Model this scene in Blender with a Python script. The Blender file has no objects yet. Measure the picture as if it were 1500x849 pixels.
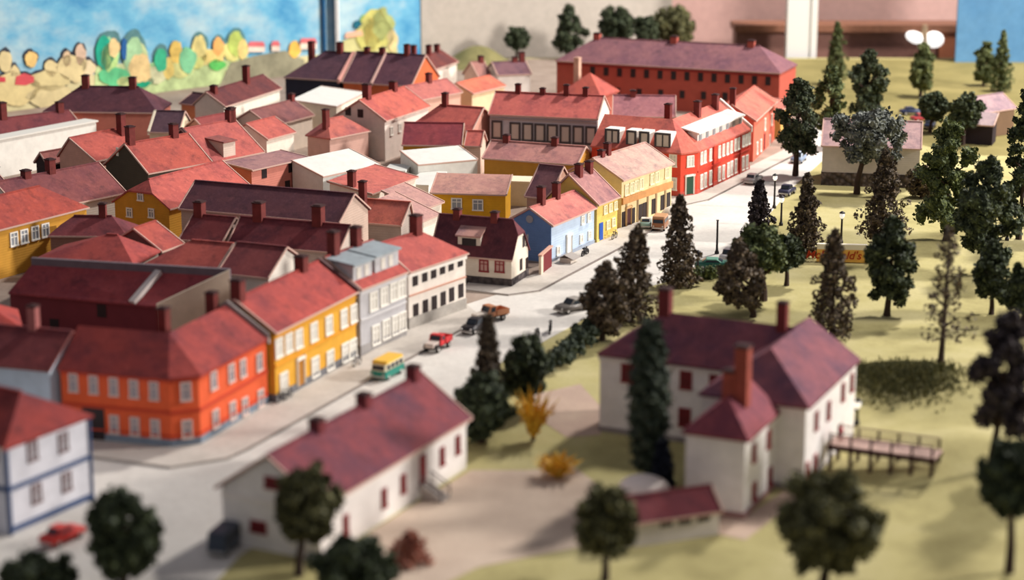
import bpy, math, random
from mathutils import Vector
from mathutils import noise as mnoise

# ---------------------------------------------------------------- scale and camera
S = 0.0115                       # one town metre in the 1:87 model
F, CX, CY, YH, HC = 3000.0, 750.0, 424.5, -340.0, 60.0
PHI = math.atan((CY - YH) / F)
FW = Vector((0, math.cos(PHI), -math.sin(PHI)))
UP = Vector((0, math.sin(PHI), math.cos(PHI)))
RT = Vector((1, 0, 0))
EYE = Vector((0, 0, HC))
COL = bpy.context.scene.collection
BASE = {}


def ray(px, py):
    return FW + RT * ((px - CX) / F) - UP * ((py - CY) / F)


def P(px, py, z=0.0):
    r = ray(px, py)
    t = (z - HC) / r.z
    return EYE + r * t


def ppm(p):
    """photo pixels per town metre at a point"""
    return F / ((Vector(p) - EYE).dot(FW))


def proj_y(p):
    d = Vector(p) - EYE
    return CY - F * d.dot(UP) / d.dot(FW)


def height_to(p, py):
    lo, hi = 0.0, 45.0
    for _ in range(40):
        m = (lo + hi) / 2
        if proj_y(Vector(p) + Vector((0, 0, m))) > py:
            lo = m
        else:
            hi = m
    return lo


def hit(px, py, p0, nrm):
    r = ray(px, py)
    t = (Vector(p0) - EYE).dot(nrm) / r.dot(nrm)
    return EYE + r * t


# ---------------------------------------------------------------- terrain of the park side
MOUND = []
for (px, py, zz, hh, sx, sy) in ((1440, 648, 2.0, 2.3, 7.5, 6.5), (1330, 556, 1.2, 2.4, 8.0, 4.5), (1470, 560, 1.5, 2.2, 9.0, 10.0)):
    q = P(px, py, zz)
    MOUND.append((q.x, q.y, hh, sx, sy))


def terrain(x, y):
    h = 0.0
    for mx, my, hh, sx, sy in MOUND:
        e = ((x - mx) / sx) ** 2 + ((y - my) / sy) ** 2
        if e < 9:
            h = max(h, hh * math.exp(-e / 1.6))
    return h


def G(px, py):
    p = P(px, py, 0)
    for _ in range(12):
        p = P(px, py, terrain(p.x, p.y))
    return p


# ---------------------------------------------------------------- materials
MATS = {}


def lin(c):
    def f(u):
        u = u / 255.0
        return u / 12.92 if u <= 0.04045 else ((u + 0.055) / 1.055) ** 2.4
    return (f(c[0]), f(c[1]), f(c[2]), 1.0)


def base_mat(key, rough=0.75):
    m = bpy.data.materials.new(key)
    m.use_nodes = True
    nt = m.node_tree
    b = nt.nodes['Principled BSDF']
    b.inputs['Roughness'].default_value = rough
    b.inputs['Specular IOR Level'].default_value = 0.25
    return m, nt, b


def noise_node(nt, vec, scale, detail=4.0, rough=0.6):
    n = nt.nodes.new('ShaderNodeTexNoise')
    n.inputs['Scale'].default_value = scale
    n.inputs['Detail'].default_value = detail
    n.inputs['Roughness'].default_value = rough
    nt.links.new(vec, n.inputs['Vector'])
    return n.outputs['Fac']


def ramp(nt, fac, stops):
    r = nt.nodes.new('ShaderNodeValToRGB')
    el = r.color_ramp.elements
    while len(el) > 2:
        el.remove(el[-1])
    for i, (p, c) in enumerate(stops):
        e = el[i] if i < 2 else el.new(p)
        e.position = p
        e.color = c
    nt.links.new(fac, r.inputs['Fac'])
    return r.outputs['Color']


def mixc(nt, fac, a, b):
    m = nt.nodes.new('ShaderNodeMix')
    m.data_type = 'RGBA'
    if isinstance(fac, float):
        m.inputs[0].default_value = fac
    else:
        nt.links.new(fac, m.inputs[0])
    for i, c in ((6, a), (7, b)):
        if isinstance(c, tuple):
            m.inputs[i].default_value = c
        else:
            nt.links.new(c, m.inputs[i])
    return m.outputs[2]


def texco(nt):
    """town-metre coordinates of the object"""
    t = nt.nodes.new('ShaderNodeTexCoord')
    v = nt.nodes.new('ShaderNodeVectorMath')
    v.operation = 'SCALE'
    v.inputs['Scale'].default_value = 1.0 / S
    nt.links.new(t.outputs['Object'], v.inputs[0])
    return v.outputs[0]


def bump(nt, b, h, dist, strength=0.6):
    bp = nt.nodes.new('ShaderNodeBump')
    bp.inputs['Strength'].default_value = strength
    bp.inputs['Distance'].default_value = dist * S
    nt.links.new(h, bp.inputs['Height'])
    nt.links.new(bp.outputs['Normal'], b.inputs['Normal'])


def plain(c, rough=0.7, var=0.0, scale=0.8):
    key = 'plain_%d_%d_%d_%g_%g' % (c[0], c[1], c[2], rough, var)
    if key in MATS:
        return MATS[key]
    m, nt, b = base_mat(key, rough)
    a = lin(c)
    if var > 0:
        v = texco(nt)
        d = lin(tuple(x * (1 - var) for x in c))
        l = lin(tuple(min(255, x * (1 + var * .6)) for x in c))
        nt.links.new(ramp(nt, noise_node(nt, v, scale, 5, .7), [(0.3, d), (0.7, l)]), b.inputs['Base Color'])
    else:
        b.inputs['Base Color'].default_value = a
    MATS[key] = m
    return m


def roofm(c, c2=None, patch=0.35):
    """painted card roof: mottled washes of colour and fine tile relief"""
    c2 = c2 or (c[0] * .72, c[1] * .74, c[2] * .85)
    key = 'roof_%d_%d_%d_%d' % (c[0], c[1], c[2], c2[0])
    if key in MATS:
        return MATS[key]
    c = (c[0] * .91, c[1] * .92 + 2, c[2] * .93 + 3)
    c2 = (c2[0] * .86, c2[1] * .88 + 2, c2[2] * .92 + 4)
    m, nt, b = base_mat(key, 0.85)
    v = texco(nt)
    big = ramp(nt, noise_node(nt, v, 0.22, 6, .68), [(0.40, lin(c)), (0.66, lin(c2))])
    lt = lin(tuple(min(255, x * 1.10 + 14) for x in c))
    dk = lin((c[0] * .62, c[1] * .66, c[2] * .74))

    def spots(scale, lo, hi, amt):
        r2 = nt.nodes.new('ShaderNodeValToRGB')
        r2.color_ramp.elements[0].position = lo
        r2.color_ramp.elements[1].position = hi
        r2.color_ramp.elements[0].color = (0, 0, 0, 1)
        r2.color_ramp.elements[1].color = (amt, amt, amt, 1)
        nt.links.new(noise_node(nt, v, scale, 6, .8), r2.inputs['Fac'])
        return r2.outputs['Color']
    col = mixc(nt, spots(1.3, .5, .72, .55), big, lt)
    mp = nt.nodes.new('ShaderNodeMapping')
    mp.inputs['Location'].default_value = (7.3, 2.1, 4.4)
    nt.links.new(v, mp.inputs[0])
    v = mp.outputs[0]
    col = mixc(nt, spots(.6, .50, .72, .85), col, dk)
    nt.links.new(col, b.inputs['Base Color'])
    bump(nt, b, noise_node(nt, v, 3.5, 5, .7), 0.06, .35)
    MATS[key] = m
    return m


def wallm(c, boards=True):
    key = 'wall_%d_%d_%d' % c
    if key in MATS:
        return MATS[key]
    m, nt, b = base_mat(key, 0.8)
    v = texco(nt)
    d = lin(tuple(x * .93 for x in c))
    nt.links.new(ramp(nt, noise_node(nt, v, 0.7, 5, .65), [(0.3, d), (0.65, lin(c))]), b.inputs['Base Color'])
    if boards:
        w = nt.nodes.new('ShaderNodeTexWave')
        w.wave_type = 'BANDS'
        w.bands_direction = 'Z'
        w.inputs['Scale'].default_value = 1.0
        nt.links.new(v, w.inputs['Vector'])
        bump(nt, b, w.outputs['Fac'], 0.03, .3)
    MATS[key] = m
    return m


def stonem(c=(112, 98, 92), c2=(60, 52, 50)):
    key = 'stone_%d_%d_%d' % c
    if key in MATS:
        return MATS[key]
    m, nt, b = base_mat(key, 0.9)
    v = texco(nt)
    vo = nt.nodes.new('ShaderNodeTexVoronoi')
    vo.inputs['Scale'].default_value = 1.5
    nt.links.new(v, vo.inputs['Vector'])
    nt.links.new(ramp(nt, vo.outputs['Distance'], [(0.1, lin(c)), (0.75, lin(c2))]), b.inputs['Base Color'])
    bump(nt, b, vo.outputs['Distance'], -0.2, .8)
    MATS[key] = m
    return m


def leafm(c, c2, key):
    if key in MATS:
        return MATS[key]
    m, nt, b = base_mat(key, 0.7)
    v = texco(nt)
    nt.links.new(ramp(nt, noise_node(nt, v, 2.2, 3, .8), [(0.38, lin(c)), (0.54, lin(tuple((x + y) / 2 for x, y in zip(c, c2)))), (0.68, lin(tuple(min(255, y * 1.25) for y in c2)))]),
                 b.inputs['Base Color'])
    MATS[key] = m
    return m


def groundm(key, stops, scale, fine=3.0, rough=.95, bd=.06):
    if key in MATS:
        return MATS[key]
    m, nt, b = base_mat(key, rough)
    v = texco(nt)
    col = ramp(nt, noise_node(nt, v, scale, 6, .6), [(p, lin(c)) for p, c in stops])
    f2 = noise_node(nt, v, fine, 4, .8)
    dk = nt.nodes.new('ShaderNodeMix')
    dk.data_type = 'RGBA'
    dk.blend_type = 'MULTIPLY'
    dk.inputs[0].default_value = .35
    nt.links.new(col, dk.inputs[6])
    nt.links.new(ramp(nt, f2, [(0.3, (.55, .55, .55, 1)), (0.65, (1, 1, 1, 1))]), dk.inputs[7])
    nt.links.new(dk.outputs[2], b.inputs['Base Color'])
    bump(nt, b, f2, bd, .6)
    MATS[key] = m
    return m


# ---------------------------------------------------------------- mesh builder (town metres, world axes)
class MB:
    def __init__(self):
        self.v, self.f = [], []

    def poly(self, pts):
        i = len(self.v)
        self.v += [Vector(p) for p in pts]
        self.f.append(tuple(range(i, i + len(pts))))
        return self

    def mesh(self, vs, fs):
        i = len(self.v)
        self.v += [Vector(p) for p in vs]
        self.f += [tuple(i + k for k in f) for f in fs]
        return self

    def prism(self, pts, off):
        """closed polygon pts swept by the vector off"""
        off = Vector(off)
        n = len(pts)
        a = [Vector(p) for p in pts]
        nrm = Vector((0, 0, 0))
        for k in range(n):
            nrm += a[k].cross(a[(k + 1) % n])
        if nrm.dot(off) > 0:
            a.reverse()
        b = [p + off for p in a]
        fs = [tuple(range(n)), tuple(range(2 * n - 1, n - 1, -1))]
        for k in range(n):
            j = (k + 1) % n
            fs.append((j, k, n + k, n + j))
        return self.mesh(a + b, fs)

    def box(self, c, dx, dy, dz, d=None):
        """centre-bottom c, length dx along d, width dy, height dz"""
        d = Vector((1, 0, 0)) if d is None else Vector((d[0], d[1], 0)).normalized()
        n = Vector((-d.y, d.x, 0))
        c = Vector(c)
        q = [c - d * dx / 2 - n * dy / 2, c + d * dx / 2 - n * dy / 2, c + d * dx / 2 + n * dy / 2, c - d * dx / 2 + n * dy / 2]
        return self.prism(q, (0, 0, dz))

    def bar(self, a, b, w, h=None):
        """square bar between two points"""
        a, b = Vector(a), Vector(b)
        h = h or w
        d = (b - a).normalized()
        u = Vector((0, 0, 1)) if abs(d.z) < .95 else Vector((1, 0, 0))
        s = d.cross(u).normalized()
        u = s.cross(d)
        q = [a - s * w / 2 - u * h / 2, a + s * w / 2 - u * h / 2, a + s * w / 2 + u * h / 2, a - s * w / 2 + u * h / 2]
        return self.prism(q, b - a)

    def tube(self, pts, rad, n=8):
        rings = []
        pts = [Vector(p) for p in pts]
        for i, p in enumerate(pts):
            d = (pts[min(i + 1, len(pts) - 1)] - pts[max(i - 1, 0)]).normalized()
            u = Vector((0, 0, 1)) if abs(d.z) < .9 else Vector((1, 0, 0))
            s = d.cross(u).normalized()
            t = s.cross(d)
            r = rad[i]
            rings.append([p + (s * math.cos(2 * math.pi * k / n) + t * math.sin(2 * math.pi * k / n)) * r for k in range(n)])
        vs = [q for r in rings for q in r]
        fs = []
        for i in range(len(pts) - 1):
            for k in range(n):
                j = (k + 1) % n
                fs.append((i * n + k, i * n + j, (i + 1) * n + j, (i + 1) * n + k))
        fs.append(tuple(range(n - 1, -1, -1)))
        fs.append(tuple((len(pts) - 1) * n + k for k in range(n)))
        return self.mesh(vs, fs)

    def lathe(self, prof, c=(0, 0, 0), n=14):
        c = Vector(c)
        vs, fs = [], []
        for r, z in prof:
            for k in range(n):
                a = 2 * math.pi * k / n
                vs.append(c + Vector((r * math.cos(a), r * math.sin(a), z)))
        for i in range(len(prof) - 1):
            for k in range(n):
                j = (k + 1) % n
                fs.append((i * n + k, i * n + j, (i + 1) * n + j, (i + 1) * n + k))
        fs.append(tuple(range(n - 1, -1, -1)))
        fs.append(tuple((len(prof) - 1) * n + k for k in range(n)))
        return self.mesh(vs, fs)

    def slab(self, faces, th):
        """roof: upper faces given as point lists, thickened downwards"""
        idx, vs, fs = {}, [], []

        def vi(p):
            k = (round(p[0], 3), round(p[1], 3), round(p[2], 3))
            if k not in idx:
                idx[k] = len(vs)
                vs.append(Vector(p))
            return idx[k]
        for f in faces:
            nrm = Vector((0, 0, 0))
            for k in range(len(f)):
                nrm += Vector(f[k]).cross(Vector(f[(k + 1) % len(f)]))
            f = list(f) if nrm.z > 0 else list(reversed(f))
            fs.append([vi(p) for p in f])
        n = len(vs)
        edges = {}
        for f in fs:
            for k in range(len(f)):
                edges[(f[k], f[(k + 1) % len(f)])] = 1
        out = [tuple(f) for f in fs] + [tuple(n + k for k in reversed(f)) for f in fs]
        for (a, b) in edges:
            if (b, a) not in edges:
                out.append((b, a, n + a, n + b))
        return self.mesh(vs + [p - Vector((0, 0, th)) for p in vs], out)

    def obj(self, name, mat, parent=None, local=False, smooth=False, base=None):
        me = bpy.data.meshes.new(name)
        b = Vector((0, 0, 0)) if local else (BASE[parent.name] if parent else Vector(base or (0, 0, 0)))
        me.from_pydata([((p - b) * S)[:] for p in self.v], [], self.f)
        me.materials.append(mat)
        if smooth:
            for p in me.polygons:
                p.use_smooth = True
        me.update()
        o = bpy.data.objects.new(name, me)
        COL.objects.link(o)
        if parent:
            o.parent = parent
            BASE[o.name] = b
        else:
            o.location = b * S
            BASE[o.name] = b
        return o


def tag(o, label=None, cat=None, group=None, kind=None):
    if label:
        o['label'] = label
    if cat:
        o['category'] = cat
    if group:
        o['group'] = group
    if kind:
        o['kind'] = kind
    return o


def thing(name, label, cat, loc, rz=0.0, group=None):
    o = bpy.data.objects.new(name, None)
    COL.objects.link(o)
    o.empty_display_size = .01
    loc = Vector(loc)
    o.location = loc * S
    o.rotation_euler = (0, 0, rz)
    BASE[o.name] = loc
    return tag(o, label, cat, group)


# ---------------------------------------------------------------- colours
CORAL, CORAL2 = (205, 104, 88), (180, 84, 76)
BRICKRED = (176, 80, 70)
MAROON, MAROON2 = (122, 56, 58), (92, 48, 56)
PURPLE = (118, 70, 76)
PINK = (205, 150, 135)
WHITE = (236, 228, 214)
CHIM = plain((114, 52, 48), .85, .18)
CAPM = plain((64, 40, 40), .9)
CHIM_L = plain((206, 168, 146), .85, .1)
FR_W = plain((236, 232, 222), .6)
PANE = plain((146, 150, 156), .3)
PANE_L = plain((214, 210, 200), .4)
DARK = plain((44, 34, 36), .4)
REDW = plain((140, 46, 50), .6)
BLACK = plain((30, 28, 30), .6)
METAL_G = plain((150, 160, 165), .5, .1)


# ---------------------------------------------------------------- houses
def facewin(par, p0, d, m, c, w, h, style):
    """window on a wall plane: c centre point, d along the wall, m outward normal"""
    c = Vector(c)
    z = Vector((0, 0, 1))

    def rect(u0, u1, v0, v1, off, th):
        q = [c + d * u0 + z * v0, c + d * u1 + z * v0, c + d * u1 + z * v1, c + d * u0 + z * v1]
        return [p + m * off for p in q], m * th
    fr = {'white': FR_W, 'pale': FR_W, 'dark': None, 'red': REDW, 'darkframe': plain((74, 70, 72), .6), 'blank': None, 'redframe': REDW,
          'brown': plain((128, 108, 108), .6), 'soft': plain((214, 190, 180), .6), 'cream': plain((238, 224, 184), .6)}[style]
    pane = {'white': PANE, 'pale': PANE_L, 'dark': DARK, 'red': plain((96, 34, 40), .5), 'darkframe': plain((196, 186, 176), .5),
            'blank': plain((226, 222, 206), .5), 'redframe': plain((190, 150, 140), .5),
            'brown': plain((188, 186, 190), .4), 'soft': plain((136, 138, 150), .4), 'cream': plain((222, 210, 176), .5)}[style]
    if fr is None:
        mb = MB()
        mb.prism(*rect(-w / 2, w / 2, -h / 2, h / 2, -.02, .08))
        return mb.obj('window', pane, par)
    t = .16 if style != 'darkframe' else .3
    mb = MB()
    mb.prism(*rect(-w / 2, -w / 2 + t, -h / 2, h / 2, 0, .14))
    mb.prism(*rect(w / 2 - t, w / 2, -h / 2, h / 2, 0, .14))
    mb.prism(*rect(-w / 2 + t, w / 2 - t, h / 2 - t, h / 2, 0, .14))
    mb.prism(*rect(-w / 2 - .05, w / 2 + .05, -h / 2 - .02, -h / 2 + t, 0, .2))
    if style != 'darkframe':
        mb.prism(*rect(-.05, .05, -h / 2 + t, h / 2 - t, 0, .11))
        mb.prism(*rect(-w / 2 + t, w / 2 - t, h * .12, h * .12 + .1, 0, .11))
    o = mb.obj('window', fr, par)
    p = MB()
    p.prism(*rect(-w / 2 + t * .5, w / 2 - t * .5, -h / 2 + t * .5, h / 2 - t * .5, 0, .06))
    p.obj('pane', pane, o)
    return o


class Block:
    pass


def wins(par, wl, pxs, w, h, style='white'):
    """wl = (p0, d, m, L): windows at photo positions pxs on that wall"""
    p0, d, m, L = wl
    for (x, y) in pxs:
        c = hit(x, y, p0, m)
        u = (c - p0).dot(d)
        if u < w * .4 or u > L - w * .4:
            u = min(max(u, w * .55), L - w * .55)
            c = Vector((p0 + d * u)[:2] + (c.z,))
        facewin(par, p0, d, m, c, w, h, style)


def door(par, wl, px, w, h, leaf, frame=None, z0=0.25):
    p0, d, m, L = wl
    c = hit(px[0], px[1], p0, m)
    c.z = z0
    z = Vector((0, 0, 1))
    mb = MB()
    mb.prism([c - d * w / 2, c + d * w / 2, c + d * w / 2 + z * h, c - d * w / 2 + z * h], m * .1)
    o = mb.obj('door', leaf, par)
    if frame:
        f = MB()
        for s in (-1, 1):
            f.bar(c + d * s * (w / 2 + .15) + m * .08, c + d * s * (w / 2 + .15) + m * .08 + z * (h + .3), .3, .2)
        f.bar(c - d * (w / 2 + .3) + m * .1 + z * (h + .15), c + d * (w / 2 + .3) + m * .1 + z * (h + .15), .24, .3)
        f.obj('door_frame', frame, o)
    return o


def row(a, b, n):
    return [(a[0] + (b[0] - a[0]) * i / (n - 1), a[1] + (b[1] - a[1]) * i / (n - 1)) for i in range(n)]


def block(par, A, B, he, rise, W, wm, rm, kind='gable', hipA=0.0, hipB=0.0, halfA=0.0, halfB=0.0, o=.35, ov=.2, z0=0.0,
          th=.22, fnd=None, fh=.8, cornice=None, k=.5, trim=(198, 164, 150), names=('walls', 'roof')):
    """rectangular house body: A,B eave corners (2D, town metres), depth W to the left of A->B"""
    A = Vector((A[0], A[1], 0))
    B = Vector((B[0], B[1], 0))
    d = B - A
    L = d.length
    d.normalize()
    n = Vector((-d.y, d.x, 0))

    def Q(u, t, z):
        return A + d * u + n * t + Vector((0, 0, z))
    zr = he + rise
    b = Block()
    b.A, b.B, b.d, b.n, b.L, b.W, b.he, b.zr, b.Q = A, B, d, n, L, W, he, zr, Q
    if kind == 'shed':
        tr = W
    else:
        tr = W * k
    sl = rise / tr
    if kind == 'flat':
        ww = MB()
        ww.prism([Q(ov, o, z0), Q(L - ov, o, z0), Q(L - ov, W - o, z0), Q(ov, W - o, z0)], (0, 0, he - z0 - .1))
        ww.obj(names[0], wm, par)
        MB().slab([[Q(0, 0, he), Q(L, 0, he), Q(L, W, he), Q(0, W, he)]], .25).obj(names[1], rm, par)
    else:
        def ends(u, hip, half, sgn):
            """profile polygon of the end wall at length u"""
            zt0 = he - th + sl * o + .03
            zt1 = zt0 if kind != 'shed' else zr - th - sl * o + .03
            pts = [Q(u, o, z0), Q(u, o, zt0)]
            if kind == 'shed':
                pts += [Q(u, W - o, zt1)]
            elif hip:
                pass
            elif half:
                zc = he + rise * (1 - half)
                t0 = tr * (1 - half)
                pts += [Q(u, t0, zc - th + .03), Q(u, W - (W - tr) * (1 - half), zc - th + .03)]
            else:
                pts += [Q(u, tr, zr - th + .03)]
            if kind != 'shed':
                pts += [Q(u, W - o, zt0)]
            pts += [Q(u, W - o, z0)]
            return pts
        # end A and end B profiles have equal point counts only when equal kinds: build as hull of two profiles
        ww = MB()
        pa, pb = ends(ov, hipA, halfA, -1), ends(L - ov, hipB, halfB, 1)
        ww.poly(pa)
        ww.poly(list(reversed(pb)))
        ww.poly([pa[0], pb[0], pb[1], pa[1]])
        ww.poly([pa[-1], pa[-2], pb[-2], pb[-1]])
        ww.poly([pa[0], pa[-1], pb[-1], pb[0]])
        ww.obj(names[0], wm, par)
        e0, e1, f0, f1 = Q(0, 0, he), Q(L, 0, he), Q(0, W, he), Q(L, W, he)
        rA = Q(hipA or (halfA * tr * .9), tr, zr)
        rB = Q(L - (hipB or (halfB * tr * .9)), tr, zr)
        if kind == 'shed':
            faces = [[e0, e1, Q(L, W, zr), Q(0, W, zr)]]
        else:
            def cs(u, half):
                zc = he + rise * (1 - half)
                return Q(u, tr * (1 - half), zc), Q(u, W - (W - tr) * (1 - half), zc)
            fr = [e0, e1]
            bk = [f1, f0]
            if halfB:
                c0, c1 = cs(L, halfB)
                fr.append(c0)
            fr += [rB, rA]
            if halfA:
                a0, a1 = cs(0, halfA)
                fr.append(a0)
                bk.append(a1)
            bk += [rA, rB]
            if halfB:
                bk.append(c1)
            faces = [fr, bk]
            if hipA:
                faces.append([f0, e0, rA])
            if hipB:
                faces.append([e1, f1, rB])
            if halfA:
                faces.append([a1, a0, rA])
            if halfB:
                faces.append([c0, c1, rB])
        rf = MB().slab(faces, th).obj(names[1], rm, par)
        if kind != 'shed' and names[1] == 'roof' and (rB - rA).length > .5:
            MB().bar(rA + Vector((0, 0, .03)), rB + Vector((0, 0, .03)), .28, .16).obj('ridge_cap', rm, rf)
    if kind != 'flat' and trim and names[1] == 'roof':
        tb = MB()
        dz = Vector((0, 0, -.02))
        if kind == 'shed':
            e0, f0 = Q(0, 0, he), Q(0, W, zr)
            e1, f1 = Q(L, 0, he), Q(L, W, zr)
            tb.bar(e0 + dz, f0 + dz, .16, .2)
            tb.bar(e1 + dz, f1 + dz, .16, .2)
        else:
            if not hipA and not halfA:
                tb.bar(e0 + dz, rA + dz, .15, .2)
                tb.bar(rA + dz, f0 + dz, .15, .2)
            if not hipB and not halfB:
                tb.bar(e1 + dz, rB + dz, .15, .2)
                tb.bar(rB + dz, f1 + dz, .15, .2)
        tb.bar(Q(0, 0, he - .1), Q(L, 0, he - .1), .12, .2)
        tb.obj('fascia', plain(trim, .8), rf)
    b.front = (Q(ov, o, 0), d, -n, L - 2 * ov)
    b.endB = (Q(L - ov, o, 0), n, d, W - 2 * o)
    b.endA = (Q(ov, W - o, 0), -n, -d, W - 2 * o)
    b.back = (Q(L - ov, W - o, 0), -d, n, L - 2 * ov)
    if fnd is not None:
        e = .08
        f = MB()
        f.prism([Q(ov - e, o - e, z0), Q(L - ov + e, o - e, z0), Q(L - ov + e, W - o + e, z0), Q(ov - e, W - o + e, z0)], (0, 0, fh))
        f.obj('foundation', fnd, par)
    if cornice is not None:
        f = MB()
        zc = he - th - .3
        f.bar(Q(ov, o - .06, zc), Q(L - ov, o - .06, zc), .16, .34)
        f.bar(Q(L - ov + .06, o - .1, zc), Q(L - ov + .06, W - o, zc), .16, .34)
        f.bar(Q(ov - .06, o - .1, zc), Q(ov - .06, W - o, zc), .16, .34)
        f.obj('cornice', cornice, par)
    return b


def chim(par, px, ztop, zbot, w=.85, mat=None, d=None, cap=True, l=None, c=None):
    c = P(px[0], px[1], ztop) if c is None else c
    mb = MB()
    mb.box((c.x, c.y, zbot), l or w, w, ztop - zbot, d)
    o = mb.obj('chimney', mat or CHIM, par)
    if cap:
        k = MB()
        k.box((c.x, c.y, ztop), (l or w) + .16, w + .16, .14, d)
        k.box((c.x, c.y, ztop + .14), (l or w) - .3, w - .3, .1, d)
        k.obj('chimney_cap', CAPM if mat is not CHIM_L else CHIM_L, o)
    return o


def belt(par, wl, z, h, mat, out=.1, name='band'):
    p0, d, m, L = wl
    MB().bar(p0 + Vector((0, 0, z)) + m * out * .4, p0 + d * L + Vector((0, 0, z)) + m * out * .4, out, h).obj(name, mat, par)


def parapet(par, b, u, mat, w=.35, up=.35, fr=1.0):
    """fire wall rising above the roof across the house at length u"""
    Q, W, he, zr = b.Q, b.W, b.he, b.zr
    mb = MB()
    z1 = .25
    prof = [Q(u, -.05, he - .5), Q(u, -.05, he + up), Q(u, W / 2, zr + up), Q(u, W + .05, he + up), Q(u, W + .05, he - .5), Q(u, W / 2, zr - .6)]
    half1 = [prof[0], prof[1], prof[2], prof[5]]
    half2 = [prof[5], prof[2], prof[3], prof[4]]
    mb.prism(half1, b.d * w)
    mb.prism(half2, b.d * w)
    return mb.obj('parapet', mat, par)


def geo(A, B, he, R, pitch=None, W=None):
    """depth and rise of a roof whose front eave runs A-B (photo) and whose ridge passes R (photo)"""
    a, b = P(A[0], A[1], he), P(B[0], B[1], he)
    d = (b - a).normalized()
    n = Vector((-d.y, d.x, 0))
    r = ray(R[0], R[1])
    if W is None:
        pr = math.radians(pitch or 33)
        upv = n * math.cos(pr) + Vector((0, 0, math.sin(pr)))
        nn = d.cross(upv)
        t = (a - EYE).dot(nn) / r.dot(nn)
        q = EYE + r * t
        return a, b, 2 * (q - a).dot(n), q.z - he
    t = (a + n * W / 2 - EYE).dot(n) / r.dot(n)
    q = EYE + r * t
    return a, b, W, q.z - he


FOOT = []


def house(label, A, B, he, R, wm, rm, pitch=None, W=None, name='town_house', cat='house', chims=(), chz=1.0, cat_group=None, chw=.85,
          chmat=None, a=None, b=None, rise=None, group=None, **kw):
    if a is None:
        a, b, W_, rise_ = geo(A, B, he, R, pitch, W)
        if rise is not None:
            W_, rise_ = W, rise
    else:
        W_, rise_ = W, rise
    if kw.get('kind') == 'shed' and pitch:
        W_ = W_ / 2
    dd = (b - a).normalized()
    nn = Vector((-dd.y, dd.x, 0))
    c = (a + b) / 2 + nn * W_ / 2
    par = thing(name, label, cat, (c.x, c.y, 0), group=group)
    bl = block(par, a, b, he, rise_, W_, wm, rm, **kw)
    for ch in chims:
        px, py = ch[0], ch[1]
        q = hit(px, py, bl.Q(0, bl.W / 2, 0), bl.n)
        u = (q - bl.A).dot(bl.d)
        zt = min(max(q.z, bl.zr + .7), bl.zr + 2.4)
        u = min(max(u, .7), bl.L - .7)
        c = bl.Q(u, bl.W / 2, 0)
        chim(par, None, zt, bl.he + bl.zr * 0 + .1, chw, chmat, bl.d, c=c)
    FOOT.append((label, [bl.Q(0, 0, 0)[:2], bl.Q(bl.L, 0, 0)[:2], bl.Q(bl.L, bl.W, 0)[:2], bl.Q(0, bl.W, 0)[:2]], bl.W, rise_))
    return par, bl


def line_x(p, d, q, e):
    """crossing of two 2D lines"""
    den = d.x * e.y - d.y * e.x
    t = ((q.x - p.x) * e.y - (q.y - p.y) * e.x) / den
    return p + d * t


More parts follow.
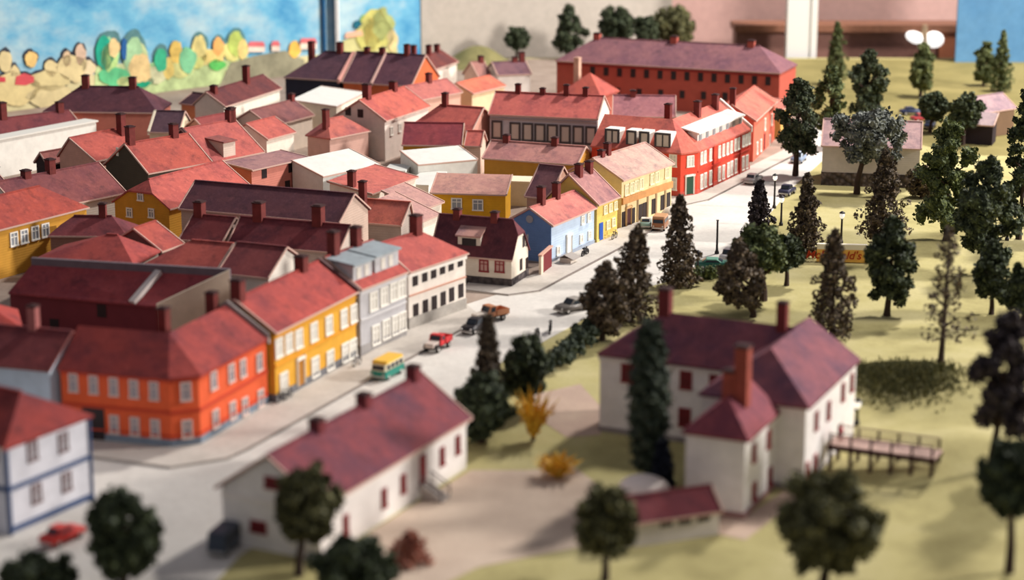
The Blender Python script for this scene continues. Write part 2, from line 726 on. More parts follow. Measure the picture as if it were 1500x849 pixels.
def corner_house(label, Lp, C1, C2, Rp, W, he, rise, wm, rm, name='corner_house', o=.35, th=.25, fnd=None, dl=None):
    """L-shaped house with a cut corner, points are eave corners in town metres"""
    L_, C1, C2, R_ = [Vector((p[0], p[1], 0)) for p in (Lp, C1, C2, Rp)]
    d1, d2 = (C1 - L_).normalized(), (R_ - C2).normalized()
    n1, n2 = Vector((-d1.y, d1.x, 0)), Vector((-d2.y, d2.x, 0))
    c = (C1 + C2) / 2
    par = thing(name, label, 'house', (c.x, c.y, 0))

    def ring(off, ends):
        a, b = L_ + n1 * off + d1 * ends, C1
        dc = (C2 - C1).normalized()
        nc = Vector((-dc.y, dc.x, 0))
        p1 = line_x(L_ + n1 * off, d1, C1 + nc * off, dc)
        p2 = line_x(C1 + nc * off, dc, C2 + n2 * off, d2)
        p3 = R_ + n2 * off - d2 * ends
        p4 = R_ + n2 * (W - off) - d2 * ends
        p5 = line_x(R_ + n2 * (W - off), d2, L_ + n1 * (W - off), d1)
        p6 = L_ + n1 * (W - off) + d1 * ends
        return [a, p1, p2, p3, p4, p5, p6]
    e = ring(0, 0)
    w = ring(o, .1)
    M = line_x(L_ + n1 * W / 2, d1, R_ + n2 * W / 2, d2)
    zr = he + rise
    z = lambda p, h: Vector((p.x, p.y, h))
    rl, rr, mm = z(L_ + n1 * W / 2, zr), z(R_ + n2 * W / 2, zr), z(M, zr)
    E = [z(p, he) for p in e]
    faces = [[E[0], E[1], mm, rl], [E[1], E[2], mm], [E[2], E[3], rr, mm], [E[4], E[5], mm, rr], [E[5], E[6], rl, mm]]
    rf = MB().slab(faces, th).obj('roof', rm, par)
    mb = MB()
    zt = he - th + .2
    lo, hi = [z(p, 0) for p in w], [z(p, zt) for p in w]
    nn = len(w)
    for k in range(nn):
        j = (k + 1) % nn
        mb.poly([lo[k], lo[j], hi[j], hi[k]])
    mb.poly(list(reversed(lo)))
    ga = z(L_ + n1 * W / 2 + d1 * .1, zr - th)
    gb = z(R_ + n2 * W / 2 - d2 * .1, zr - th)
    mb.poly([hi[6], hi[0], ga])
    mb.poly([hi[3], hi[4], gb])
    mb.obj('walls', wm, par)
    b = Block()
    b.left = (w[0], (w[1] - w[0]).normalized(), -n1, (w[1] - w[0]).length)
    dc = (w[2] - w[1]).normalized()
    b.cut = (w[1], dc, Vector((dc.y, -dc.x, 0)), (w[2] - w[1]).length)
    b.right = (w[2], (w[3] - w[2]).normalized(), -n2, (w[3] - w[2]).length)
    b.M, b.zr, b.he, b.W, b.d1, b.d2, b.n1, b.n2, b.R, b.Lp, b.C1, b.C2 = mm, zr, he, W, d1, d2, n1, n2, R_, L_, C1, C2
    b.rl, b.rr = rl, rr
    if fnd is not None:
        f = MB()
        ex = ring(o - .08, 0.02)
        for k in (0, 1, 2):
            a, c2 = ex[k], ex[k + 1]
            f.prism([a, c2, c2 + (w[k + 1] - ex[k + 1]) * 1.5, a + (w[k] - ex[k]) * 1.5], (0, 0, .8))
        f.obj('foundation', fnd, par)
    FOOT.append((label, [p[:2] for p in (L_, C1, C2, R_)], W, rise))
    return par, b
# ================================================================ the street front
ST_D = Vector((0.432, 0.902, 0))                   # direction of the main street
CR_D = Vector((0.902, -0.432, 0))                  # direction of the cross streets
GREYST = stonem((150, 145, 138), (120, 114, 110))

# white house with blue trim, bottom left
p1, p2 = P(6, 657, 7.5), P(137, 607, 7.5)
dd = (p2 - p1).normalized()
nd = Vector((dd.y, -dd.x, 0))                       # outward from the end wall
a0 = p1 - nd * 14
par, b = house('white two-storey house with blue corner boards and a red hipped roof, lower left', None, None, 7.5, None,
               wallm((222, 222, 228), False), roofm((158, 58, 50), (120, 48, 50)), a=a0, b=p1, W=(p2 - p1).length, rise=2.9, hipB=3.0, o=.3)
BLUE_T = plain((64, 82, 118), .6)
p0, d, m, L = b.endB
wins(par, b.endB, [(47, 660), (92, 647), (53, 722), (97, 705)], 1.1, 1.7, 'brown')
for u in (.12, L - .12):
    f = MB()
    f.bar(p0 + d * u + m * .05, p0 + d * u + m * .05 + Vector((0, 0, 7.2)), .34, .16)
    f.obj('corner_board', BLUE_T, par)
belt(par, b.endB, 3.9, .4, BLUE_T, .12, 'band')
belt(par, b.endB, .45, .5, BLUE_T, .12, 'base_board')
f = MB()
f.bar(b.front[0] + b.front[1] * b.front[3] + b.front[2] * .05, b.front[0] + b.front[1] * b.front[3] + b.front[2] * .05 + Vector((0, 0, 7.2)), .34, .16)
f.obj('corner_board', BLUE_T, par)
belt(par, b.front, 3.9, .4, BLUE_T, .12, 'band')
wins(par, b.front, [(-10, 662)], 1.0, 1.5, 'brown')

# orange corner house
ORANGE = wallm((226, 96, 54))
e2, e3 = P(294, 548, 6.8), P(395, 493, 6.8)
e1 = P(247, 553, 6.8)
e0 = P(84, 539, 6.8)
par, b = corner_house('long orange-red two-storey corner house with a cut corner and maroon roof', e0, e1, e2, e3, 8.8, 6.8, 2.9,
                      ORANGE, roofm((168, 66, 58), (128, 52, 54)), fnd=plain((120, 132, 146), .8, .1))
wins(par, b.left, row((108, 560), (226, 572), 5), .95, 1.8, 'soft')
wins(par, b.left, [(168, 621), (198, 624), (228, 627)], .95, 1.8, 'soft')
wins(par, b.cut, [(272, 573), (274, 628)], 1.0, 1.8, 'soft')
wins(par, b.right, [(312, 557), (338, 546), (355, 539), (379, 530)], 1.2, 1.8, 'soft')
wins(par, b.right, [(315, 613), (340, 601), (358, 595), (381, 583)], 1.2, 1.8, 'soft')
door(par, b.left, (138, 625), 2.2, 3.3, DARK, None, .05)
for wl in (b.left, b.cut, b.right):
    belt(par, wl, 3.35, .3, plain((190, 66, 40), .7), .14, 'band')
    belt(par, wl, 6.35, .3, plain((196, 70, 42), .7), .14, 'band')
    belt(par, wl, 1.15, .16, plain((190, 66, 40), .7), .14, 'band')
chim(par, (239, 452), b.zr + 1.3, b.he + 1.0, .95, None, b.d2)
chim(par, (310, 429), b.zr + 1.2, b.he + .6, .95, None, b.d2)
mb = MB()
Rn = b.R + b.d2 * .02
for (ta, tb_, za, zb) in ((-.05, b.W / 2, b.he + .4, b.zr + .4), (b.W / 2, b.W + .05, b.zr + .4, b.he + .4)):
    q = [Rn + b.n2 * ta + Vector((0, 0, za - 1.0)), Rn + b.n2 * ta + Vector((0, 0, za)), Rn + b.n2 * tb_ + Vector((0, 0, zb)), Rn + b.n2 * tb_ + Vector((0, 0, zb - 1.0))]
    mb.prism(q, -b.d2 * .4)
mb.obj('parapet', plain((170, 160, 155), .8), par)

# pale blue house left of the orange one
par, b = house('pale blue-grey house with a dark maroon roof adjoining the long orange corner house', (-75, 528), (72, 542), 6.9, (60, 481),
               wallm((186, 200, 212)), roofm((138, 60, 58), (110, 50, 54)), W=9.0, trim=(120, 66, 62), chims=((48, 449, 1.2),), chmat=plain((160, 96, 92), .85, .1))

# yellow house
par, b = house('bright yellow two-storey house with white windows and a white-framed door', (404.5, 487.8), (526, 426), 7.2, (468, 381),
               wallm((222, 164, 54)), roofm((186, 76, 66), (150, 62, 60)), W=9.0, chims=((348, 411, 1.4), (441, 376, 1.4)), chw=1.1,
               fnd=plain((112, 112, 116), .8, .15), fh=.9, cornice=plain((214, 150, 44), .7))
wins(par, b.front, [(408, 509), (422.5, 502), (437, 496), (459, 486), (481, 476), (503, 466), (517, 459)], 1.5, 2.0, 'pale')
wins(par, b.front, [(415, 560), (461, 537), (483, 527), (505, 516), (518.5, 509)], 1.6, 2.1, 'pale')
door(par, b.front, (440.5, 565), 1.15, 2.6, plain((168, 112, 40), .6), FR_W, .5)
belt(par, b.front, 3.75, .22, plain((218, 150, 40), .7), .14)
parapet(par, b, b.L - .35, plain((96, 70, 70), .8), .35, .3)

# grey house with dormers
par, b = house('light grey two-storey house with two boxy grey roof dormers', (529.5, 424), (599, 397), 7.3, (547, 351), wallm((190, 188, 190)),
               roofm((186, 80, 70), (150, 66, 62)), W=9.2, chims=((488, 340, 1.6), (521, 333, 1.2)), chw=1.0, fnd=plain((160, 156, 154), .8, .1), fh=1.1,
               cornice=plain((200, 198, 198), .7))
wins(par, b.front, [(546.5, 441), (562, 434), (576, 427), (591, 421)], 1.5, 2.1, 'pale')
wins(par, b.front, [(550, 490), (565, 482), (579, 475.5), (593, 469)], 1.5, 2.2, 'pale')
belt(par, b.front, 3.9, .2, plain((206, 204, 204), .7), .14)
for (u0, u1, zt) in ((.15, 3.7, 2.2), (4.3, 8.9, 2.3)):
    mb = MB()
    t0 = 1.1
    zb = b.he + .2
    mb.prism([b.Q(u0, t0, zb), b.Q(u1, t0, zb), b.Q(u1, t0 + 2.6, zb), b.Q(u0, t0 + 2.6, zb)], (0, 0, zt))
    dm = mb.obj('dormer', plain((186, 186, 188), .7, .05), par)
    MB().slab([[b.Q(u0 - .2, t0 - .3, zb + zt + .1), b.Q(u1 + .2, t0 - .3, zb + zt + .1), b.Q(u1 + .2, t0 + 3.6, zb + zt + .5), b.Q(u0 - .2, t0 + 3.6, zb + zt + .5)]], .2).obj(
        'dormer_roof', METAL_G, dm)
    for uu in ((u0 + u1) / 2 - .75, (u0 + u1) / 2 + .75):
        c = b.Q(uu, t0, zb + zt * .55)
        q = MB()
        q.prism([c + b.d * x + Vector((0, 0, y)) for x, y in ((-.4, -.6), (.4, -.6), (.4, .6), (-.4, .6))], -b.n * .06)
        q.obj('dormer_window', PANE_L, dm)

# white house with dark windows
par, b = house('white two-storey house with two rows of narrow dark windows and a coral hipped roof', (600.5, 398.5), (687, 370), 6.7, (622, 336),
               wallm((236, 226, 214)), roofm((196, 92, 80), (172, 78, 72)), W=8.3, hipB=3.6, chims=((609, 316, 1.4),), chw=1.1,
               fnd=plain((172, 166, 158), .85, .1), fh=1.4, cornice=plain((240, 234, 224), .7))
wins(par, b.front, [(608, 408), (622, 402), (635, 397), (648, 391), (660.5, 386), (674, 380)], .95, 1.6, 'dark')
wins(par, b.front, [(609, 455), (623, 449), (636, 443), (649, 437), (661.5, 431), (675, 425.5)], .95, 1.6, 'dark')
belt(par, b.front, 3.9, .18, plain((190, 140, 120), .7), .14)

# little white corner house
a_, b_ = P(692, 376, 3.4), P(750.5, 381, 3.4)
dd = (b_ - a_).normalized()
par, b = house('small white corner house with a steep dark maroon half-hipped roof and grey stone base', None, None, 3.4, None, wallm((232, 220, 202)),
               roofm((112, 54, 58), (92, 46, 54)), a=a_ - dd * 5.5, b=b_, W=6.3, rise=4.2, halfB=.36, chims=((670, 308, .9), (725, 312, .9)), o=.25,
               fnd=stonem((96, 88, 86), (56, 50, 52)), fh=1.0, name='corner_house')
wins(par, b.front, [(709, 389), (732, 390)], 1.2, 1.5, 'redframe')
wins(par, b.endB, [(763, 387), (778, 381), (767, 353), (774.5, 350)], .8, 1.4, 'dark')
mb = MB()
u0, u1, t0 = b.L - 7.3, b.L - 4.4, .9
mb.prism([b.Q(u0, t0, 4.0), b.Q(u1, t0, 4.0), b.Q(u1, t0 + 1.6, 4.0), b.Q(u0, t0 + 1.6, 4.0)], (0, 0, 1.8))
dm = mb.obj('dormer', wallm((228, 214, 198)), par)
MB().slab([[b.Q(u0 - .2, t0 - .4, 5.8), b.Q(u1 + .2, t0 - .4, 5.8), b.Q(u1 + .2, t0 + 2.2, 6.9), b.Q(u0 - .2, t0 + 2.2, 6.9)]], .18).obj('dormer_roof', roofm(PINK), dm)
c = b.Q((u0 + u1) / 2, t0, 4.9)
MB().prism([c + b.d * x + Vector((0, 0, y)) for x, y in ((-.9, -.4), (.9, -.4), (.9, .5), (-.9, .5))], -b.n * .06).obj('dormer_window', DARK, dm)

# blue house
par, b = house('light blue house with a round gable window and a pink tiled roof', (810, 330.5), (875, 303.5), 4.9, (780, 302.5), wallm((186, 204, 224)),
               roofm((212, 126, 112), (196, 104, 96)), W=6.6, chims=((793, 274, 1.0), (815, 268, 1.0)), fnd=plain((150, 160, 176), .8), fh=.6)
g = MB()
g.prism([b.Q(.16, .3, .1), b.Q(.16, b.W - .3, .1), b.Q(.16, b.W - .3, b.he - .1), b.Q(.16, b.W / 2, b.zr - .25), b.Q(.16, .3, b.he - .1)], -b.d * .06)
g.obj('gable_boarding', wallm((98, 130, 180)), par)
mb = MB()
c = b.Q(.1, b.W / 2, b.he + .5)
mb.prism([c + b.n * (.5 * math.cos(k * math.pi / 6)) + Vector((0, 0, .5 * math.sin(k * math.pi / 6))) for k in range(12)], -b.d * .12)
mb.obj('round_window', plain((150, 150, 156), .5), par)
wins(par, b.front, [(817, 367), (851, 349.5), (863, 344), (853, 322), (862, 318)], .9, 1.2, 'pale')
door(par, b.front, (833, 365), 1.1, 2.3, plain((226, 226, 226), .6), FR_W)
par2 = par

# yellow narrow house with blue door
par, b = house('narrow pale yellow house with a blue door between the blue house and the cream house', (877, 300), (909, 287.5), 5.2, (870, 244),
               wallm((228, 196, 104)), roofm((188, 130, 122), (150, 96, 98)), W=8.0, k=.56, chims=((848, 241, 1.0), (863, 237, 1.0)), fnd=plain((214, 190, 120), .8), fh=.5)
wins(par, b.front, [(886, 307), (893.5, 304), (901, 301), (890, 329), (898, 325)], .95, 1.2, 'cream')
door(par, b.front, (880, 345), 1.0, 2.3, plain((40, 84, 170), .5), None)

# cream house
par, b = house('cream two-storey house with a wooden belt above dark ground-floor windows', (913, 264), (988.5, 239), 6.7, (917, 217),
               wallm((230, 208, 158)), roofm((214, 172, 152), (200, 150, 136)), W=9.5, chims=((890, 210, .9), (881, 222, .5)), chw=.8)
wins(par, b.front, [(917.5, 278), (925, 275), (931.5, 272), (938.5, 269), (954.5, 262), (961.5, 259), (976, 253)], 1.1, 1.6, 'cream')
wins(par, b.front, [(913.5, 321), (927, 315.5), (938, 310), (944, 307.5), (957, 302), (970, 296.5), (979, 292.5)], 1.0, 2.1, 'dark')
door(par, b.front, (920, 330), 1.1, 2.4, plain((74, 40, 40), .6), plain((200, 160, 110), .7), .1)
belt(par, b.front, 3.75, .9, plain((196, 140, 86), .7, .1), .3, 'belt')
for uu in (1.3, 4.4, 7.2, 9.6, 12.2):
    f = MB()
    f.bar(b.front[0] + b.front[1] * uu + b.front[2] * .08, b.front[0] + b.front[1] * uu + b.front[2] * .08 + Vector((0, 0, 3.3)), .3, .2)
    f.obj('pilaster', plain((222, 196, 160), .7), par)

# red corner building
RED = wallm((222, 78, 56))
e1, e2, e3 = P(998, 224.5, 6.5), P(1025, 221, 6.5), P(1102, 188, 6.5)
e0 = e1 - CR_D * 14.2
par, b = corner_house('large red corner building with a white dormer strip and coral mansard roof', e0, e1, e2, e3, 10.5, 6.5, 3.9, RED,
                      roofm((220, 112, 92), (206, 98, 84)), o=.3, fnd=plain((196, 84, 70), .8))
wr = b.right
wins(par, wr, [(1027, 231.5), (1032, 229.5), (1040, 226.5), (1053, 222), (1059, 219.5), (1065, 217.5), (1070.5, 215), (1076.5, 212), (1081.5, 210),
               (1088, 206.5), (1092.5, 204.5), (1097, 202.5)], .95, 1.9, 'pale')
wins(par, wr, [(1027, 266), (1032.5, 263.5), (1040, 260), (1053, 254.5), (1059, 252), (1066, 248.5), (1071, 246), (1077, 243), (1088, 239), (1093.5, 237)], 1.0, 2.2, 'pale')
wins(par, b.cut, [(1011, 236)], 1.3, 1.7, 'pale')
door(par, b.cut, (1010, 276), 1.2, 2.6, plain((40, 74, 56), .5), FR_W, .3)
wins(par, b.left, [(986, 235), (986, 269)], 1.2, 1.9, 'pale')
for x in (1044, 1083):
    c = hit(x, 240, wr[0], wr[2])
    c.z = 0
    f = MB()
    f.bar(c + wr[2] * .08, c + wr[2] * .08 + Vector((0, 0, 6.3)), .45, .2)
    f.obj('pilaster', plain((190, 54, 44), .7), par)
belt(par, wr, 3.4, .25, plain((196, 60, 46), .7), .14)
# long white dormer on the street side
mb = MB()
u0, u1 = 2.2, (b.R - b.C2).length - 1.0
Qr = lambda u, t, z: b.C2 + b.d2 * u + b.n2 * t + Vector((0, 0, z))
mb.prism([Qr(u0, 1.3, 6.9), Qr(u1, 1.3, 6.9), Qr(u1, 3.6, 6.9), Qr(u0, 3.6, 6.9)], (0, 0, 1.75))
dm = mb.obj('dormer', wallm((226, 220, 214), False), par)
MB().slab([[Qr(u0 - .25, .9, 8.7), Qr(u1 + .25, .9, 8.7), Qr(u1 + .25, 4.6, 9.5), Qr(u0 - .25, 4.6, 9.5)]], .2).obj('dormer_roof', plain((232, 222, 214), .7, .05), dm)
for k in range(7):
    c = Qr(u0 + 1.1 + k * (u1 - u0 - 2.0) / 6, 1.3, 7.85)
    MB().prism([c + b.d2 * x + Vector((0, 0, y)) for x, y in ((-.45, -.6), (.45, -.6), (.45, .6), (-.45, .6))], -b.n2 * .08).obj('dormer_window', PANE, dm)
# four white dormers with black frames on the left side
Ql = lambda u, t, z: b.C1 - b.d1 * u + b.n1 * t + Vector((0, 0, z))
for (px, wd) in ((897, 2.3), (925, 1.6), (944, 1.6), (971, 2.5)):
    c = hit(px, 201, Ql(0, .9, 0), -b.n1)
    u = (b.C1 - c).dot(b.d1)
    mb = MB()
    mb.prism([Ql(u - wd / 2, .9, 6.8), Ql(u + wd / 2, .9, 6.8), Ql(u + wd / 2, 3.0, 6.8), Ql(u - wd / 2, 3.0, 6.8)], (0, 0, 2.3))
    dm = mb.obj('dormer', wallm((230, 222, 214), False), par)
    c = Ql(u, .9, 7.95)
    fr = MB()
    for x0, x1, y0, y1 in ((-wd / 2, -wd / 2 + .3, -1.1, 1.1), (wd / 2 - .3, wd / 2, -1.1, 1.1), (-wd / 2 + .3, wd / 2 - .3, .85, 1.15), (-wd / 2 + .3, wd / 2 - .3, -1.15, -.85)):
        fr.prism([c + b.d1 * x + Vector((0, 0, y)) for x, y in ((x0, y0), (x1, y0), (x1, y1), (x0, y1))], -b.n1 * .2)
    if wd > 2:
        fr.prism([c + b.d1 * x + Vector((0, 0, y)) for x, y in ((-.1, -.9), (.1, -.9), (.1, .9), (-.1, .9))], -b.n1 * .15)
    fr.obj('dormer_frame', plain((70, 68, 72), .6), dm)
    MB().prism([c + b.d1 * x + Vector((0, 0, y)) for x, y in ((-wd / 2 + .2, -.95), (wd / 2 - .2, -.95), (wd / 2 - .2, .95), (-wd / 2 + .2, .95))], -b.n1 * .08).obj('dormer_window', plain((206, 198, 190), .5), dm)
for px in ((1022, 149), (1048, 139)):
    chim(par, px, b.zr + 1.5, b.he + 1.0, .9, None, b.d2)
chim(par, (979, 153), b.zr + 1.3, b.he + 1.0, .9, None, b.d2)
mb = MB()
Rn = b.R + b.d2 * .02
for (ta, tb_, za, zb) in ((-.05, b.W / 2, b.he + .4, b.zr + .4), (b.W / 2, b.W + .05, b.zr + .4, b.he + .4)):
    q = [Rn + b.n2 * ta + Vector((0, 0, za - .9)), Rn + b.n2 * ta + Vector((0, 0, za)), Rn + b.n2 * tb_ + Vector((0, 0, zb)), Rn + b.n2 * tb_ + Vector((0, 0, zb - .9))]
    mb.prism(q, -b.d2 * .4)
mb.obj('parapet', plain((236, 226, 214), .8), par)

# coral house further along the street
par, b = house('salmon-pink house with a bright coral gable roof beyond the red corner building', (1107.5, 177), (1139, 148), 6.6, (1105, 126), wallm((224, 112, 90)),
               roofm((226, 118, 96), (212, 104, 88)), W=7.8, chims=((1064, 124, .6),))
wins(par, b.front, [(1120, 182), (1130, 175), (1108.5, 217), (1114, 213), (1127, 206)], 1.1, 2.0, 'pale')
door(par, b.front, (1119, 222), 1.1, 2.6, plain((120, 40, 40), .6))
par, b = house('small ochre house at the far end of the street row, half behind a dark tree', (1147, 161), (1163, 147), 5.0, (1150, 132), wallm((214, 170, 96)),
               roofm((222, 128, 104)), W=6.5)

# ================================================================ roofs behind the street front
par, b = house('purple-roofed rear wing behind the narrow pale yellow house', (768, 287), (804, 291), 4.8, (788, 241), wallm((190, 150, 130)),
               roofm((142, 92, 94), (118, 76, 84)), W=7.8, k=.55)
par, b = house('long ochre outbuilding with a pink roof behind the cream house', (706, 231), (846, 241), 4.6, (720, 205), wallm((196, 142, 58)),
               roofm((204, 140, 128), (184, 118, 112)), W=7.5, chims=((742, 198, 1.1), (813, 202, 1.1), (889, 214, .2))[:2], chw=.9)
par, b = house('bright yellow shed-roofed house with two white windows in the courtyard', (630, 282), (742, 285), 4.0, (633, 260), wallm((228, 170, 40)),
               roofm((206, 150, 132), (190, 130, 118)), kind='shed', W=6.0, rise=1.6)
wins(par, b.front, [(669, 298), (700, 300)], 1.5, 1.6, 'white')
par, b = house('low white house with a pale pink lean-to roof in front of the yellow shed-roofed house', (617, 307), (651, 295), 3.6, (606, 271),
               wallm((236, 226, 208)), roofm((204, 152, 138), (186, 134, 124)), kind='shed', W=6.2, rise=2.0)
par, b = house('white house with a long pale pink lean-to roof left of the yellow shed-roofed house', (612, 327), (645, 313), 3.4, (560, 288),
               wallm((238, 228, 210)), roofm((206, 156, 142), (188, 136, 126)), kind='shed', W=6.6, rise=2.4)
par, b = house('white courtyard house with a flat-pitched coral roof edged in dark red', (545, 284), (613, 258.5), 4.5, (494, 265),
               wallm((234, 222, 206)), roofm((210, 112, 96), (196, 98, 88)), kind='shed', W=7.0, rise=1.2, chims=((487, 261, .4),), chw=.9)
par, b = house('low grey-walled house with an orange-coral roof and one tall chimney', (512, 324), (588, 330), 4.0, (541, 294), wallm((176, 162, 152)),
               roofm((222, 118, 96), (204, 104, 88)), W=4.3, k=.74, chims=((531, 264, 2.6), (522, 333, -1.2))[:1])
par, b = house('long barn-like house with one broad dark plum roof above the maroon roofs', (261, 305), (497, 326), 6.2, (499, 282), wallm((196, 172, 156)),
               roofm((110, 62, 66), (96, 54, 62)), W=8.8)
par, b = house('maroon-roofed house with two stout brick chimneys in front of the broad plum roof', (333, 356.3), (496, 370), 5.0, (505, 329), wallm((200, 184, 172)),
               roofm((126, 54, 56), (104, 46, 52)), W=7.2, chims=((379, 297, 1.7), (466, 302, 1.7)), chw=1.2)
par, b = house('maroon-roofed house with a single chimney left of the pair of stout chimneys', (262, 350), (325, 356), 5.0, (285, 313), wallm((190, 170, 160)),
               roofm((134, 58, 58), (112, 50, 54)), W=7.2, chims=((292, 296, 1.5),), chw=1.1)
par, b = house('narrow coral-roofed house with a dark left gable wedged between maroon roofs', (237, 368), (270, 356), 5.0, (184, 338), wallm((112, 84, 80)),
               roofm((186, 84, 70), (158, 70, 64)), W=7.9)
par, b = house('plum-roofed house with white gable boards behind the right end of the dark red warehouse', (318, 399), (393, 407), 5.2, (425, 362),
               wallm((226, 218, 206)), roofm((142, 66, 64), (124, 56, 58)), W=9.0)
par, b = house('house under a hipped coral roof between the dark red warehouse and the plum-roofed house', (206, 388), (316, 398), 5.2, (302, 353), wallm((190, 160, 146)),
               roofm((188, 86, 74), (164, 72, 66)), W=9.0, hipA=4.2)
par, b = house('coral pyramid-roofed house just behind the parapet of the dark red warehouse', (50, 379), (196, 388), 5.2, (165, 346), wallm((206, 190, 176)),
               roofm((176, 74, 66), (146, 62, 62)), W=7.6, k=.62, hipA=7.0, hipB=4.0)
par, b = house('maroon hipped-roof house beside the yellow gabled house', (70, 345), (186, 346), 5.0, (155, 316), wallm((150, 110, 96)),
               roofm((128, 56, 58), (104, 48, 54)), W=6.5, hipA=2.5, hipB=2.5, chims=((150, 299, 1.0),))
par, b = house('yellow two-storey house at the left edge with white windows and a coral hipped roof', (-12, 339), (131, 303), 6.2, (54, 277), wallm((206, 150, 56)),
               roofm((184, 78, 62), (150, 66, 60)), W=6.4, k=.70, hipB=4.0)
wins(par, b.front, [(20, 350), (35, 346), (51, 341), (66, 337)], 1.3, 1.8, 'white')
par, b = house('house under a wide faded plum-brown roof with white eaves at the left', (34, 313), (186, 281.5), 5.3, (143, 238), wallm((230, 218, 204)),
               roofm((142, 76, 72), (118, 62, 66)), W=10.7, chims=((20, 256, .6), (38, 256, .6), (73, 234, 1.0))[1:], chw=1.0)
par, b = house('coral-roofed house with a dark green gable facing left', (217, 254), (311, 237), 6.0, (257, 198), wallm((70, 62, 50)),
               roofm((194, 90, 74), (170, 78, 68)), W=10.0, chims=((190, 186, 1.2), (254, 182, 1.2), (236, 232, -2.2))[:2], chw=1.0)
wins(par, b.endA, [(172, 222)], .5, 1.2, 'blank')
par, b = house('yellow house with a half-hipped gable and long coral roof', (249, 306), (368, 272), 5.0, (330, 233), wallm((204, 148, 50)),
               roofm((206, 100, 86), (182, 84, 76)), W=9.7, halfA=.42)
wins(par, b.endA, [(190, 311), (222, 312), (206, 287)], 1.0, 1.3, 'white')
par, b = house('pinkish brick block with a nearly flat grey-pink roof and dark square windows', (369.5, 249), (454, 230), 6.5, (422, 221), wallm((204, 128, 112)),
               roofm((178, 128, 122), (160, 112, 110)), kind='shed', W=5.6, rise=.45)
wins(par, b.front, [(387, 254), (426, 245.5), (438, 243), (421, 271), (432, 269.5), (447, 266)], 1.0, 1.3, 'dark')
par, b = house('coral mansard-roofed house with a small white dormer left of the brick block', (310, 238), (388, 222), 5.6, (379, 171), wallm((206, 132, 116)),
               roofm((196, 98, 86), (170, 84, 78)), W=12.0, rise=4.2, chims=((336, 161, 1.4), (364, 154, 1.4)), chw=1.0)
parapet(par, b, 0, plain((84, 58, 56), .8), .3, .25)
u0, u1, t0 = 2.8, 5.2, .4
mb = MB()
mb.prism([b.Q(u0, t0, 5.6), b.Q(u1, t0, 5.6), b.Q(u1, t0 + 3.2, 5.6), b.Q(u0, t0 + 3.2, 5.6)], (0, 0, 2.5))
dm = mb.obj('dormer', wallm((222, 200, 184)), par)
MB().slab([[b.Q(u0 - .2, t0 - .3, 8.15), b.Q(u1 + .2, t0 - .3, 8.15), b.Q(u1 + .2, t0 + 3.6, 8.4), b.Q(u0 - .2, t0 + 3.6, 8.4)]], .18).obj('dormer_roof', roofm((170, 96, 86)), dm)
par, b = house('small white-walled house with a coral roof to the right of the mansard-roofed house', (392, 204), (434, 193), 5.5, (404, 170), wallm((232, 220, 204)),
               roofm((200, 100, 86), (178, 88, 80)), W=8.0, chims=((396, 203, -1.0),)[:0])
par, b = house('pinkish-grey house with a coral hipped roof and one tall chimney', (484, 203), (543, 191.2), 5.0, (517, 170), wallm((198, 158, 144)),
               roofm((194, 104, 90), (150, 84, 84)), W=5.4, k=.74, hipA=3.6, hipB=2.0, chims=((477, 161, .9),))
par, b = house('white house with a grey gable, two dark attic windows and a coral roof', (565.5, 177), (631, 155.5), 6.5, (587, 128), wallm((222, 208, 196)),
               roofm((204, 102, 84), (186, 88, 78)), W=9.5, chims=((537, 124, 1.2), (576, 120, 1.2)), chw=1.1)
wins(par, b.endA, [(510, 163), (528, 166)], 1.0, 1.3, 'dark')
wins(par, b.front, [(573, 192), (585, 187)], .9, 1.4, 'pale')
par, b = house('coral hipped-roof house with one chimney behind the low dark red roof', (600, 184), (692, 191), 6.0, (715, 158), wallm((206, 150, 132)),
               roofm((210, 104, 90), (192, 90, 80)), W=8.6, hipA=3.2, chims=((652, 137, 1.4),))
par, b = house('low yellow house under a plain dark red roof in the middle of the town', (588, 212), (677, 213), 4.6, (683, 182), wallm((210, 154, 54)),
               roofm((146, 60, 64), (130, 52, 60)), W=5.4, k=.72)
par, b = house('small coral-roofed annexe at the right end of the low dark red roof', (679.5, 213.2), (705, 214), 4.6, (704, 188), wallm((220, 190, 170)),
               roofm((206, 104, 92)), W=5.0, rise=1.9)
HALLW = wallm((190, 190, 196))
par, b = house('long grey hall with a row of eight tall dark-framed windows and coral roof', (715, 167), (876, 174), 8.0, (893, 140.5), HALLW,
               roofm((206, 104, 92), (192, 92, 84)), W=9.0, o=.3, chims=((759, 124, 1.0), (795, 131, .4), (830, 125, .9), (858, 129, .6)), chw=.8)
wins(par, b.front, [(728, 190), (754.5, 192.5), (773, 193.5), (791, 194.5), (809, 195.5), (828, 196.5), (847, 197.5), (865.5, 198.5)], 1.75, 2.9, 'darkframe')
belt(par, b.front, 7.3, .3, plain((160, 150, 148), .7), .14)
g = MB()
g.prism([b.Q(b.L - .17, .35, .1), b.Q(b.L - .17, b.W - .35, .1), b.Q(b.L - .17, b.W - .35, b.he - .05), b.Q(b.L - .17, b.W / 2, b.zr - .25), b.Q(b.L - .17, .35, b.he - .05)], b.d * .08)
g.obj('gable_wall', wallm((236, 226, 214)), par)
par, b = house('mauve-roofed rear house behind the red corner building', (897, 170), (990, 171), 6.6, (985, 140), wallm((196, 150, 140)),
               roofm((176, 112, 112), (158, 98, 102)), W=8.0, chims=((927, 149, -.4),))
par, b = house('coral-roofed house with one chimney just behind the white house with attic windows', (613, 147), (678, 134.5), 6.0, (655, 115), wallm((214, 170, 150)),
               roofm((196, 112, 100), (176, 98, 92)), W=7.0, chims=((628, 108, .9),))
